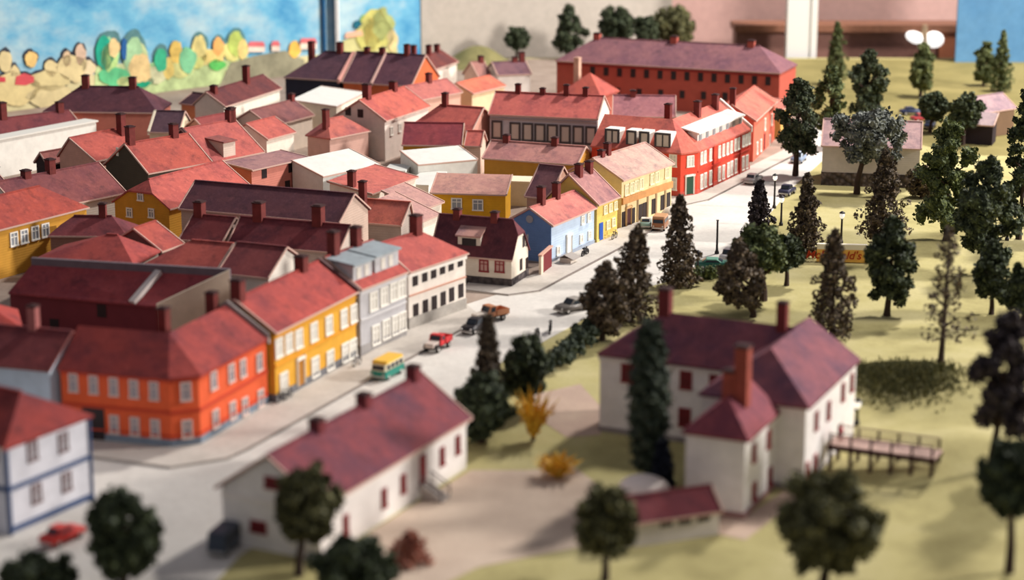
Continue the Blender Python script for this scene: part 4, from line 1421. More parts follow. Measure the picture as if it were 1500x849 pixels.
for cx, cy, rx, ry, col in ((154, 78, 14, 24, (34, 158, 130)), (160, 84, 12, 20, (172, 204, 130)), (167, 70, 8, 14, (226, 196, 140)), (196, 82, 15, 28, (158, 196, 150)), (206, 100, 16, 22, (220, 192, 136)),
                            (168, 112, 24, 14, (96, 186, 130)), (210, 118, 14, 10, (30, 156, 118)), (186, 120, 14, 9, (196, 206, 140)), (236, 88, 9, 18, (60, 172, 130)), (258, 76, 9, 17, (226, 192, 102)),
                            (247, 100, 8, 16, (214, 190, 110)), (275, 88, 13, 18, (120, 186, 140)), (292, 68, 10, 17, (214, 200, 130)), (288, 86, 14, 14, (198, 200, 120)), (320, 68, 8, 13, (226, 164, 96)),
                            (312, 82, 18, 10, (220, 196, 120)), (346, 64, 12, 18, (170, 186, 96)), (356, 72, 8, 14, (214, 190, 120)), (318, 95, 12, 8, (90, 180, 90)), (432, 72, 9, 12, (230, 178, 84)), (228, 110, 20, 12, (200, 200, 160))):
    paint('painted_tree', blob(cx, cy, rx, ry), col, 3 + (cx % 3) * .3, var=.22)
paint('painted_tree', blob(182, 72, 4, 17), (40, 92, 150), 5)
for cx, cy, w, h in ((376, 67, 12, 9), (404, 66, 6, 9), (452, 62, 12, 10)):
    paint('painted_house', [(cx - w, cy + h), (cx - w, cy), (cx + w, cy), (cx + w, cy + h)], (230, 210, 192), 4)
    paint('painted_house', [(cx - w - 1, cy + 1), (cx - w + 2, cy - 6), (cx + w - 2, cy - 6), (cx + w + 1, cy + 1)], (214, 108, 112), 5)
paint('painted_field', [(497, 90), (497, 62), (520, 52), (580, 58), (584, 84)], (190, 186, 130), 1, True)
for cx, cy, rx, ry, col in ((548, 45, 26, 30, (186, 182, 104)), (560, 34, 16, 22, (168, 176, 110)), (545, 50, 14, 22, (206, 188, 104)), (524, 36, 7, 6, (24, 92, 110)), (534, 34, 7, 12, (120, 170, 90)), (575, 58, 8, 16, (214, 196, 140))):
    paint('painted_tree', blob(cx, cy, rx, ry, jag=.25), col, 3 + (cx % 3) * .3, True, .22)
paint('painted_house', [(505, 56), (507, 48), (530, 44), (532, 52)], (224, 170, 140), 5, True)
# ================================================================ trees
LEAF = {
    'dark': leafm((38, 46, 36), (92, 102, 70), 'leaf_dark'),
    'olive': leafm((60, 62, 42), (128, 124, 80), 'leaf_olive'),
    'brown': leafm((58, 50, 44), (128, 112, 90), 'leaf_brown'),
    'grey': leafm((60, 64, 62), (136, 140, 132), 'leaf_grey'),
    'pine': leafm((70, 80, 50), (126, 132, 84), 'leaf_pine'),
    'column': leafm((34, 46, 38), (74, 82, 62), 'leaf_column'),
    'purple': leafm((44, 38, 42), (84, 74, 74), 'leaf_purple'),
    'green': leafm((50, 62, 38), (118, 126, 76), 'leaf_green'),
    'red': leafm((150, 92, 78), (200, 140, 116), 'leaf_red'),
    'navy': leafm((26, 30, 44), (48, 54, 66), 'leaf_navy'),
}
TRUNK = plain((66, 52, 46), .9, .15)


def rdir():
    z = random.uniform(-1, 1)
    a = random.uniform(0, 2 * math.pi)
    r = math.sqrt(1 - z * z)
    return Vector((r * math.cos(a), r * math.sin(a), z))


def leaf(mb, p, s, nrm=None):
    u = rdir()
    w = nrm if nrm is not None else rdir()
    t = w.cross(u)
    if t.length < .1:
        return
    t.normalize()
    u = t.cross(w).normalized() if nrm is not None else u.cross(t).normalized()
    a, b = t * s, u * s * random.uniform(.5, .9)
    mb.mesh([p - a, p - b * .8, p + a, p + b], [(0, 1, 2, 3)])


def clump(mb, c, r, nl, ls, core=True, sq=1.0):
    if core:
        n, m = 7, 5
        vs = []
        for j in range(m + 1):
            th = math.pi * j / m
            for i in range(n):
                ph = 2 * math.pi * i / n + j * .4
                k = r * .78 * random.uniform(.72, 1.12)
                vs.append(c + Vector((k * math.sin(th) * math.cos(ph), k * math.sin(th) * math.sin(ph), k * sq * math.cos(th))))
        mb.mesh(vs, [(j * n + i, j * n + (i + 1) % n, (j + 1) * n + (i + 1) % n, (j + 1) * n + i) for j in range(m) for i in range(n)])
    for _ in range(nl):
        d = rdir()
        p = c + Vector((d.x, d.y, d.z * sq)) * r * random.uniform(.7, 1.1)
        leaf(mb, p, ls * random.uniform(.6, 1.3))


def tree(name, label, kind, bx, by, top, x0, x1, cb, shape='leafy', base=None, seed=None, group=None, cat='tree', dens=1.0, lean=0.0):
    """bx,by trunk foot; top of crown; crown from x0 to x1 and down to cb, all in photo pixels"""
    random.seed(int(bx * 7 + by * 13))
    g = base or G(bx, by)
    k = ppm(g)
    h = height_to(g, top)
    zb = height_to(g, cb)
    rx = (x1 - x0) / 2 / k
    ox = ((x0 + x1) / 2 - bx) / k
    t = thing(name, label, cat, g, group=group)
    cc = g + Vector((ox, 0, (h + zb) / 2))
    rz = (h - zb) / 2
    mb = MB()
    nb = 0
    if shape == 'leafy':
        br = rx * .20
        clump(mb, cc, min(rx, rz) * .5, 0, .3, True, min(1.6, rz / rx))
        nl = int(20 * dens * max(.8, min(2.0, rz / rx)))
        for i in range(nl):
            u = 1 - 2 * (i + .5) / nl
            a = i * 2.399 + random.uniform(-.4, .4)
            w = math.sqrt(1 - u * u)
            d = Vector((w * math.cos(a), w * math.sin(a), u))
            lr = rx * random.uniform(.28, .44)
            q = random.uniform(.72, 1.02)
            c0 = cc + Vector((d.x * (rx - lr * .8), d.y * (rx - lr * .8), d.z * (rz - lr * .7))) * q
            for j in range(8):
                e = rdir()
                clump(mb, c0 + e * lr * random.uniform(.3, .8), lr * random.uniform(.34, .56), 26, .32)
    elif shape == 'column':
        for i in range(int(70 * dens)):
            f = (i + .5) / 70 / dens
            z = zb + (h - zb) * f
            pr = rx * (math.sin(math.pi * min(.97, .10 + f * .86)) ** .42) * .82
            a = i * 2.4
            p = g + Vector((ox + pr * .62 * math.cos(a), pr * .62 * math.sin(a), z))
            clump(mb, p, max(.3, pr * .52), 34, .2)
    elif shape in ('conifer', 'airy'):
        n = int((150 if shape == 'conifer' else 60) * dens)
        gap = [random.uniform(.55, 1.15) for _ in range(24)]
        for i in range(n):
            f = (i + .5) / n
            z = zb + (h - zb) * f
            a = i * 2.399 + random.uniform(-.4, .4)
            pr = rx * (1 - f) ** .62 * (1.0 if f > .1 else .6 + f * 4) * gap[(int(f * 6) * 4 + int(a / 1.57)) % 24]
            q = math.sqrt(random.uniform(.08, 1.0))
            p = g + Vector((ox * (1 - f * .3) + lean * f + pr * q * math.cos(a), pr * q * math.sin(a), z - pr * .15 * q))
            r = max(.30, rx * .17 * (1.3 - f) * random.uniform(.7, 1.3))
            if shape == 'conifer':
                clump(mb, p, r, 26, .26, q < .6)
            else:
                clump(mb, p, r * 1.2, 20, .22, False)
    elif shape == 'oldtree':
        nl = int(13 + 5 * min(2.0, rz / rx))
        for i in range(nl):
            f = (i + .5) / nl
            z = zb + (h - zb) * (.06 + .90 * f)
            pr = rx * (.62 + .38 * math.sin(math.pi * (f * .85 + .12))) * (1.0 if f < .7 else (1 - f) * 2.6 + .22)
            a = i * 2.399 + random.uniform(-.5, .5)
            lr = rx * random.uniform(.34, .50) * (1.0 if f < .75 else .75)
            q = random.uniform(.5, 1.0) * max(0, pr - lr * .75)
            c0 = g + Vector((ox + q * math.cos(a), q * math.sin(a), z))
            for j in range(int(9 * dens)):
                d = rdir()
                clump(mb, c0 + Vector((d.x, d.y, d.z * .7)) * lr * random.uniform(.3, .85), lr * random.uniform(.34, .56), 26, .30)
    mb.obj('crown', LEAF[kind], t)
    tr = MB()
    r0 = max(.16, min(.42, rx * .11))
    ztop = zb + (h - zb) * (.55 if shape not in ('conifer', 'airy') else .93)
    tr.tube([g + Vector((0, 0, -.1)), g + Vector((.04, .02, zb * .5)), g + Vector((ox * .5, 0, zb + rz * .2)), g + Vector((ox + (lean * .9 if lean else 0), 0, ztop))], [r0 * 1.25, r0, r0 * .8, r0 * .3], 8)
    for i in range(5):
        a = i * 1.3
        p = g + Vector((ox * .4, 0, zb + (h - zb) * (.08 + .1 * i)))
        tr.tube([p, p + Vector((math.cos(a) * rx * .35, math.sin(a) * rx * .35, rx * .25)), p + Vector((math.cos(a) * rx * .6, math.sin(a) * rx * .6, rx * .4))], [r0 * .5, r0 * .35, r0 * .15], 6)
    tr.obj('trunk', TRUNK, t)
    return t


T = tree
# nearest trees
T('leafy_tree', 'dark leafy tree in front of the red car, at the lower left', 'dark', 182, 868, 715, 118, 246, 846)
T('leafy_bush', 'low dark bush at the lower left corner of the picture', 'dark', 58, 880, 818, -10, 118, 872, cat='bush')
T('leafy_tree', 'olive leafy tree standing before the gable of the long white farmhouse', 'olive', 438, 842, 680, 394, 506, 802)
T('leafy_bush', 'dark leafy bush at the bottom edge below the long white farmhouse', 'dark', 520, 880, 784, 450, 590, 870, cat='bush')
T('twiggy_shrub', 'reddish-pink twiggy shrub beside the dark bush on the sand yard', 'red', 604, 822, 782, 562, 642, 818, shape='airy', cat='bush')
T('leafy_tree', 'small dark olive tree in front of the garden shed', 'olive', 886, 850, 712, 834, 940, 822)
T('leafy_tree', 'broad dark olive tree in the foreground right of the manor', 'olive', 1204, 868, 682, 1126, 1302, 846)
T('leafy_tree', 'tall dark purple-brown tree at the right edge, its crown in tangled clumps', 'purple', 1452, 690, 455, 1408, 1518, 640, shape='oldtree')
T('leafy_tree', 'dark tree with a bare trunk at the lower right corner', 'dark', 1478, 838, 640, 1416, 1530, 762)
T('cypress', 'tall dark columnar cypress standing before the manor front', 'column', 950, 704, 470, 910, 988, 690, shape='column')
T('small_conifer', 'small blue-black conifer at the foot of the tall cypress', 'navy', 969, 714, 646, 952, 986, 710, shape='conifer')
# between the farmhouse and the road
T('leafy_shrub', 'dark leafy shrub at the far right corner of the long white farmhouse', 'dark', 706, 648, 545, 660, 752, 642, cat='bush')
T('conifer', 'narrow brown-green conifer by the road edge, its tip over the road', 'brown', 716, 618, 463, 686, 744, 590, shape='conifer')
T('leafy_shrub', 'dark bushy tree behind the upright yellow bush', 'dark', 768, 598, 492, 728, 812, 590)
T('conifer', 'large brown conifer overhanging the end of the dark hedge', 'brown', 922, 470, 332, 868, 972, 462, shape='conifer', lean=.9)
T('conifer', 'brownish bushy conifer between the dark hedge and the big brown conifer', 'brown', 882, 498, 385, 846, 924, 490, shape='oldtree')
T('conifer', 'brown speckled conifer beside the road in front of the parked vans', 'brown', 992, 420, 288, 958, 1030, 414, shape='conifer')
T('conifer', 'dark reddish conifer just left of the two street lamps', 'purple', 1112, 352, 266, 1086, 1136, 348, shape='conifer')
T('conifer', 'brown-tipped conifer to the right of the two street lamps', 'brown', 1178, 378, 256, 1148, 1210, 368, shape='conifer')
T('leafy_tree', 'olive-brown tree with a dark trunk above the manor chimney', 'brown', 1103, 464, 356, 1040, 1122, 450, shape='oldtree')
T('leafy_tree', 'green leafy tree by the parked green car', 'green', 1118, 440, 326, 1064, 1158, 410)
T('leafy_tree', 'small dark green tree just right of the green leafy tree on the lawn', 'dark', 1152, 418, 345, 1122, 1182, 398)
T('conifer', 'rust-brown bushy tree on the lawn hiding part of the yellow sign', 'brown', 1218, 494, 338, 1176, 1258, 484, shape='conifer')
T('conifer', 'tall brown conifer on the lawn right behind the green-topped tree', 'brown', 1290, 372, 222, 1246, 1336, 348, shape='conifer')
T('leafy_tree', 'dark green tree with a thin trunk and round shadow, centre of the lawn', 'dark', 1299, 462, 318, 1260, 1346, 442, shape='oldtree')
T('slender_tree', 'slender see-through brown tree on the lawn with a long thin trunk', 'brown', 1378, 532, 334, 1342, 1420, 492, shape='airy')
T('leafy_tree', 'grey-green spreading tree before the white house on stone base', 'grey', 1255, 284, 148, 1210, 1326, 246)
T('leafy_tree', 'dark tree with a straight trunk at the end of the red building row', 'dark', 1165, 258, 114, 1128, 1206, 226, shape='oldtree')
T('leafy_tree', 'slim dark green tree behind the dark straight-trunked tree', 'green', 1214, 216, 95, 1188, 1240, 200, shape='oldtree')
T('leafy_tree', 'round-topped dark green tree above the grey-green spreading tree', 'dark', 1267, 194, 71, 1236, 1302, 172, shape='oldtree')
T('conifer', 'pale green spire-shaped conifer beside the white post', 'pine', 1223, 124, 33, 1204, 1244, 116, shape='conifer')
T('conifer', 'blunt-topped pine on the far meadow under the white lamp', 'pine', 1348, 142, 64, 1326, 1374, 131, shape='oldtree')
T('conifer', 'pointed green conifer on the far meadow at the blue wall', 'pine', 1466, 134, 46, 1446, 1484, 130, shape='conifer')
T('conifer', 'rounded green conifer directly left of the pointed one at the blue wall', 'pine', 1440, 126, 61, 1422, 1462, 122, shape='oldtree')
T('leafy_tree', 'large light-flecked green tree in front of the open-fronted barn', 'green', 1386, 352, 176, 1332, 1434, 336, shape='oldtree')
T('leafy_tree', 'large very dark tree to the right of the light-flecked one', 'dark', 1438, 402, 232, 1384, 1494, 376, shape='oldtree')
T('leafy_tree', 'very dark tall tree cut by the right edge next to the barns', 'dark', 1492, 350, 128, 1458, 1530, 322, shape='oldtree')
T('leafy_tree', 'small dark tree on the lawn below the large very dark tree', 'dark', 1452, 460, 354, 1418, 1484, 440, shape='oldtree')
T('leafy_tree', 'dark green rounded tree cut by the right edge above the purple-brown tree', 'dark', 1497, 486, 385, 1466, 1536, 468)
T('leafy_tree', 'small dark tree beside the parked red car on the far meadow', 'dark', 1362, 194, 130, 1342, 1390, 180)
T('leafy_tree', 'two-crowned dark tree right before the open-fronted barn', 'dark', 1410, 212, 134, 1384, 1440, 190)
T('leafy_bush', 'brown bush between the grey-green tree and the white house on stone base', 'brown', 1302, 288, 238, 1282, 1322, 284, cat='bush', shape='oldtree')
T('leafy_bush', 'brown shrub at the left corner of the white house on stone base', 'brown', 1350, 290, 246, 1326, 1376, 286, cat='bush', shape='oldtree')
# behind the school
for nm, lb, kd, bx, tp, x0, x1, sh in (
        ('leafy_tree', 'small dark tree on the hill left of the brick school', 'dark', 757, 37, 735, 779, 'leafy'),
        ('leafy_tree', 'tall dark tree at the left end of the brick school roof', 'dark', 833, 7, 806, 862, 'oldtree'),
        ('leafy_tree', 'dark tree behind the left half of the brick school roof', 'dark', 902, 6, 874, 932, 'leafy'),
        ('leafy_tree', 'olive tree with golden edges behind the middle of the brick school roof', 'olive', 990, 4, 950, 1024, 'leafy'),
        ('leafy_tree', 'small dark tree tucked between the two trees behind the school roof', 'dark', 944, 18, 926, 966, 'leafy')):
    T(nm, lb, kd, bx, 92, tp, x0, x1, 82 if sh == 'oldtree' else 74, shape=sh, base=P(bx, 94 if bx == 944 else 86, 0))

# grassy hill left of the trees at the back
c = P(700, 96, 0)
mb = MB()
n, m = 28, 8
vs = []
for j in range(m + 1):
    for i in range(n):
        a = 2 * math.pi * i / n
        r = j / m
        vs.append(Vector((c.x + r * 8.5 * math.cos(a), c.y + r * 9 * math.sin(a), -.3 + 4.4 * math.cos(r * math.pi / 2) ** 1.3 + random.uniform(-.12, .12) * (1 - r))))
mb.mesh(vs, [(j * n + i, j * n + (i + 1) % n, (j + 1) * n + (i + 1) % n, (j + 1) * n + i) for j in range(m) for i in range(n)])
tag(mb.obj('hill', groundm('hill_grass', [(0.3, (112, 108, 70)), (0.7, (146, 138, 92))], .3), smooth=True), kind='structure')

# dark hedge along the grass strip
random.seed(3)
h0, h1 = G(812, 546), G(880, 484)
hd = thing('hedge', 'long dark clipped hedge along the grass strip beside the road', 'hedge', (h0 + h1) / 2)
mb = MB()
for i in range(60):
    f = i / 59
    p = h0.lerp(h1, f) + Vector((random.uniform(-.9, .9), random.uniform(-.9, .9), random.uniform(.4, 2.0)))
    clump(mb, p, .75, 26, .22)
mb.obj('foliage', LEAF['column'], hd)
h0, h1 = G(1006, 410), G(1075, 404)
hd = thing('hedge', 'low dark green hedge in front of the green car', 'hedge', (h0 + h1) / 2)
mb = MB()
for i in range(34):
    f = i / 33
    p = h0.lerp(h1, f) + Vector((random.uniform(-.6, .6), random.uniform(-.6, .6), random.uniform(.3, 1.1)))
    clump(mb, p, .6, 24, .2)
mb.obj('foliage', LEAF['green'], hd)
# rough grass, kept dark for shade on the bank behind the footbridge
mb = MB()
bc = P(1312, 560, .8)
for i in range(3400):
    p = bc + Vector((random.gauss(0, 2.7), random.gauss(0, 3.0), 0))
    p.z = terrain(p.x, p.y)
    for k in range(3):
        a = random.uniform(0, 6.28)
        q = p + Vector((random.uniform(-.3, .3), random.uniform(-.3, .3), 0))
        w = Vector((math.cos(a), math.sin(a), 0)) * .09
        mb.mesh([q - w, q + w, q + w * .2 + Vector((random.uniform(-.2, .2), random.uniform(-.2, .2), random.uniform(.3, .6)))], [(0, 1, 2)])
tag(mb.obj('grass', leafm((70, 72, 44), (126, 120, 74), 'leaf_bank')), 'rough green grass darkened for shade on the bank behind the footbridge', 'grass', kind='stuff')


# yellow spiky bushes
def spiky(name, label, bx, by, n, ln, spread, w):
    random.seed(bx)
    g = G(bx, by)
    t = thing(name, label, 'bush', g)
    mb = MB()
    for i in range(n):
        a = i * 2.399
        s = spread * math.sqrt((i + .5) / n)
        l = ln * random.uniform(.75, 1.1) * (1.05 - .25 * s)
        d = Vector((math.cos(a) * s, math.sin(a) * s, 1)).normalized()
        side = Vector((-math.sin(a), math.cos(a), 0))
        pts = [g + d * l * f + Vector((math.cos(a), math.sin(a), -.4)) * (s * .35 * l * f * f) + Vector((0, 0, .05)) for f in (0, .25, .5, .75, 1)]
        ws = [w * .5, w, w * 1.1, w * .7, .02]
        for j in range(4):
            mb.mesh([pts[j] - side * ws[j], pts[j] + side * ws[j], pts[j + 1] + side * ws[j + 1], pts[j + 1] - side * ws[j + 1]], [(0, 1, 2, 3)])
        for j in (1, 2, 3):
            for _ in range(5):
                leaf(mb, pts[j] + rdir() * .2, .2)
    mb.obj('leaves', leafm((212, 156, 40), (238, 192, 84), 'leaf_yellow'), t)
    MB().tube([g + Vector((0, 0, -.1)), g + Vector((0, 0, .8))], [.22, .16]).obj('stem', TRUNK, t)


spiky('yellow_bush', 'upright spiky golden-yellow bush on the lawn near the farmhouse', 781, 645, 30, 5.0, .50, .19)
spiky('yellow_bush', 'low spreading golden-yellow bush at the edge of the sand yard', 817, 698, 34, 2.9, 1.15, .19)


# ================================================================ vehicles
TYRE = plain((36, 34, 36), .8)
GLASS = plain((52, 58, 66), .15)
CHROME = plain((190, 186, 180), .25)


def rounded(mb, prof, y0, y1, bev):
    """side profile (x,z) swept across y with softened flanks"""
    cx = sum(p[0] for p in prof) / len(prof)
    cz = sum(p[1] for p in prof) / len(prof)
    ins = [((x - cx) * (1 - bev) + cx, (z - cz) * (1 - bev) + cz) for x, z in prof]
    e = (y1 - y0) * .08
    rings = [[Vector((x, y0, z)) for x, z in ins], [Vector((x, y0 + e, z)) for x, z in prof], [Vector((x, y1 - e, z)) for x, z in prof], [Vector((x, y1, z)) for x, z in ins]]
    n = len(prof)
    vs = [p for r in rings for p in r]
    fs = [tuple(range(n)), tuple(range(4 * n - 1, 3 * n - 1, -1))]
    for j in range(3):
        for k in range(n):
            kk = (k + 1) % n
            fs.append((j * n + kk, j * n + k, (j + 1) * n + k, (j + 1) * n + kk))
    mb.mesh(vs, fs)
    return mb


def wheels(t, xs, w, r=.34):
    for x in xs:
        for s in (-1, 1):
            mb = MB()
            mb.tube([(x, s * (w / 2 - .22), r), (x, s * (w / 2 + .02), r)], [r, r], 14)
            o = mb.obj('wheel', TYRE, t, local=True)
            MB().tube([(x, s * (w / 2 + .02), r), (x, s * (w / 2 + .05), r)], [r * .55, r * .5], 10).obj('hubcap', CHROME, o, local=True)


def car(label, px, ang, col, L=4.2, W=1.65, Hh=1.5, kind='sedan', roofc=None, name='car', cat='car', sc=1.0):
    g = G(px[0], px[1])
    t = thing(name, label, cat, (g.x, g.y, g.z + .06), math.radians(ang))
    t.scale = (sc, sc, sc)
    m = plain(col, .35)
    rc = plain(roofc, .4) if roofc else m
    l = L / 2
    if kind == 'sedan':
        rounded(MB(), [(-l, .35), (-l, .7), (-l * .92, .92), (l * .45, .98), (l * .88, .86), (l, .66), (l, .35)], -W / 2, W / 2, .06).obj('body', m, t, True, True)
        rounded(MB(), [(-l * .62, .93), (-l * .42, Hh), (l * .12, Hh), (l * .38, .95)], -W * .42, W * .42, .14).obj('cabin', rc, t, True)
        gl = MB()
        for s in (-1, 1):
            gl.prism([Vector((-l * .50, s * W * .425, 1.0)), Vector((l * .28, s * W * .425, 1.0)), Vector((l * .08, s * W * .40, Hh - .12)), Vector((-l * .38, s * W * .40, Hh - .12))], (0, s * .03, 0))
        gl.prism([Vector((l * .37, -W * .34, 1.0)), Vector((l * .37, W * .34, 1.0)), Vector((l * .16, W * .31, Hh - .08)), Vector((l * .16, -W * .31, Hh - .08))], (.05, 0, .04))
        gl.prism([Vector((-l * .61, -W * .34, 1.0)), Vector((-l * .61, W * .34, 1.0)), Vector((-l * .45, W * .31, Hh - .1)), Vector((-l * .45, -W * .31, Hh - .1))], (-.05, 0, .04))
        gl.obj('windows', GLASS, t, True)
    elif kind == 'bus':
        rounded(MB(), [(-l, .3), (-l, 1.02), (l * .98, 1.02), (l, .8), (l, .3)], -W / 2, W / 2, .04).obj('body', m, t, True)
        rounded(MB(), [(-l * .99, 1.0), (-l * .93, Hh - .25), (-l * .85, Hh), (l * .78, Hh), (l * .9, Hh - .3), (l * .98, 1.0)], -W * .48, W * .48, .08).obj('cabin', plain((236, 226, 196), .4) if cat == 'bus' else m, t, True)
        rounded(MB(), [(-l * .93, Hh - .2), (-l * .85, Hh + .04), (l * .78, Hh + .04), (l * .89, Hh - .22)], -W * .485, W * .485, .06).obj('roof', rc, t, True)
        gl = MB()
        for s in (-1, 1):
            for k in range(4):
                x = -l * .8 + k * l * .42
                gl.prism([Vector((x, s * W * .482, 1.12)), Vector((x + l * .33, s * W * .482, 1.12)), Vector((x + l * .33, s * W * .475, Hh - .32)), Vector((x, s * W * .475, Hh - .32))], (0, s * .03, 0))
        gl.prism([Vector((l * .97, -W * .40, 1.12)), Vector((l * .97, W * .40, 1.12)), Vector((l * .91, W * .38, Hh - .36)), Vector((l * .91, -W * .38, Hh - .36))], (.04, 0, 0))
        gl.obj('windows', GLASS, t, True)
    elif kind == 'truck':
        rounded(MB(), [(-l, .45), (-l, .62), (l, .62), (l, .45)], -W * .36, W * .36, .02).obj('chassis', plain((48, 42, 42), .7), t, True)
        rounded(MB(), [(l * .28, .6), (l * .28, 1.15), (l * .95, 1.05), (l, .9), (l, .55)], -W * .33, W * .33, .08).obj('hood', rc, t, True)
        rounded(MB(), [(-l * .18, .6), (-l * .18, Hh), (l * .16, Hh), (l * .3, 1.12), (l * .3, .6)], -W * .45, W * .45, .05).obj('cab', m, t, True)
        bd = MB()
        bd.box((-l * .6, 0, .66), l * .8, W, .12)
        for s in (-1, 1):
            bd.box((-l * .6, s * (W / 2 - .04), .78), l * .8, .08, .5)
        bd.box((-l * .98, 0, .78), .08, W, .5)
        bd.box((-l * .22, 0, .78), .08, W, .5)
        bd.obj('truck_bed', m, t, True)
        gl = MB()
        for s in (-1, 1):
            gl.prism([Vector((-l * .12, s * W * .452, 1.15)), Vector((l * .16, s * W * .452, 1.15)), Vector((l * .12, s * W * .45, Hh - .14)), Vector((-l * .12, s * W * .45, Hh - .14))], (0, s * .03, 0))
        gl.prism([Vector((l * .29, -W * .36, 1.16)), Vector((l * .29, W * .36, 1.16)), Vector((l * .18, W * .36, Hh - .12)), Vector((l * .18, -W * .36, Hh - .12))], (.04, 0, .02))
        gl.obj('windows', GLASS, t, True)
        fd = MB()
        for s in (-1, 1):
            rounded(fd, [(l * .42, .5), (l * .5, .85), (l * .8, .88), (l * .95, .5)], s * W * .40 - .16, s * W * .40 + .16, .05)
        fd.obj('fender', plain((44, 38, 40), .4), t, True)
    wheels(t, (-l * .6, l * .62), W * .96)
    if kind != 'truck':
        bp = MB()
        bp.box((l * 1.0, 0, .36), .12, W * .9, .16)
        bp.box((-l * 1.0, 0, .36), .12, W * .9, .16)
        bp.obj('bumper', CHROME, t, True)
        hl = MB()
        for s in (-1, 1):
            hl.tube([(l * .97, s * W * .36, .68), (l * 1.02, s * W * .36, .68)], [.13, .11], 10)
        hl.obj('headlight', CHROME, t, True)
    return t


AS = 64.4
car('yellow-roofed green minibus driving down the street past the yellow house', (568, 551), AS + 180, (34, 128, 112), 4.1, 1.75, 1.95, 'bus', (236, 186, 62), 'minibus', 'bus')
car('small red pickup truck with a pale hood on the street before the grey house', (641, 512), AS + 180, (206, 52, 56), 4.0, 1.6, 1.7, 'truck', (206, 190, 180), 'pickup_truck', 'truck')
car('orange and cream vintage truck on the street before the white house with dark windows', (717, 470), 218, (206, 142, 104), 4.4, 1.7, 1.8, 'truck', (226, 214, 200), 'vintage_truck', 'truck')
car('black vintage car following the vintage truck behind the conifer tip', (694, 486), AS + 180, (40, 36, 38), 3.8, 1.55, 1.5, 'sedan', None)
car('dark grey rounded sedan parked at the far side of the junction', (838, 456), 222, (104, 98, 92), 4.4, 1.75, 1.55, 'sedan', (150, 144, 136))
car('red car parked on the street beside the white house with blue trim', (92, 793), AS - 5, (208, 60, 52), 4.0, 1.6, 1.4, 'sedan')
car('dark blue-grey van behind the gable of the long white farmhouse', (330, 806), AS + 10, (70, 78, 92), 3.6, 1.6, 1.9, 'bus', (60, 66, 80), 'van', 'van')
car('dark green long car parked by the low hedge', (1047, 394), -8, (44, 96, 82), 4.9, 1.8, 1.35, 'sedan', (90, 140, 122))
car('pale grey car half hidden behind the green leafy tree by the green car', (1069, 381), AS, (190, 184, 182), 3.8, 1.6, 1.5, 'sedan', (110, 104, 108))
car('pale teal car parked before the cream house', (946, 333), AS + 20, (150, 180, 170), 3.6, 1.5, 1.35, 'sedan', (220, 216, 206))
car('brown wood-coloured van parked before the cream house', (967, 336), AS + 190, (150, 98, 66), 3.0, 1.7, 1.9, 'bus', (186, 140, 104), 'van', 'van')
car('silver-grey car parked along the red corner building', (1103, 268), AS, (150, 146, 144), 4.4, 1.65, 1.45, 'sedan', (206, 202, 198))
car('pale blue car at the far end of the street under the dark tree', (1170, 237), AS + 6, (130, 146, 170), 4.6, 1.8, 1.7, 'sedan', (186, 200, 216))
car('dark blue car behind the street lamps at the park edge', (1153, 285), AS, (62, 62, 84), 3.8, 1.6, 1.5, 'sedan')
car('red car on the far meadow beside the small dark tree', (1350, 178), 20, (176, 66, 70), 4.0, 1.6, 1.4, 'sedan')
car('dark blue car in front of the red car on the far meadow', (1362, 188), 70, (52, 58, 84), 4.0, 1.6, 1.4, 'sedan')
car('navy car on the far meadow above the park house roof', (1334, 168), 10, (46, 54, 84), 4.0, 1.6, 1.4, 'sedan')


# motorcycles, bicycles
def cycle(label, px, ang, name='bicycle', r=.36, col=(60, 58, 62), motor=False):
    g = G(px[0], px[1])
    t = thing(name, label, 'motorcycle' if motor else 'bicycle', (g.x, g.y, .17 if not motor else .08), math.radians(ang))
    wb = .56 if not motor else .7
    for x in (-wb, wb):
        mb = MB()
        n = 16
        mb.tube([(x + r * math.cos(2 * math.pi * k / n), 0, r + r * math.sin(2 * math.pi * k / n)) for k in range(n + 1)], [.05 if not motor else .1] * (n + 1), 6)
        o = mb.obj('wheel', TYRE, t, True)
        sp = MB()
        for k in range(4):
            a = k * math.pi / 4
            sp.bar((x - r * math.cos(a), 0, r - r * math.sin(a)), (x + r * math.cos(a), 0, r + r * math.sin(a)), .02)
        sp.obj('spokes', CHROME, o, True)
    fr = MB()
    w = .05 if not motor else .12
    fr.bar((-wb, 0, r), (-.1, 0, r + .1), w)
    fr.bar((-.1, 0, r + .1), (wb * .7, 0, r + .5), w)
    fr.bar((-wb, 0, r), (-.25, 0, r + .55), w)
    fr.bar((-.25, 0, r + .5), (wb * .7, 0, r + .5), w)
    fr.bar((wb, 0, r), (wb * .62, 0, r + .75), w)
    if motor:
        fr.box((0, 0, r - .1), .5, .3, .4)
    fr.obj('frame', plain(col, .4), t, True)
    MB().box((-.28, 0, r + .56), .3 if not motor else .6, .16 if not motor else .3, .08 if not motor else .16).obj('saddle', BLACK, t, True)
    hb = MB()
    hb.bar((wb * .6, -.28, r + .78), (wb * .6, .28, r + .78), .05)
    hb.obj('handlebar', CHROME, t, True)


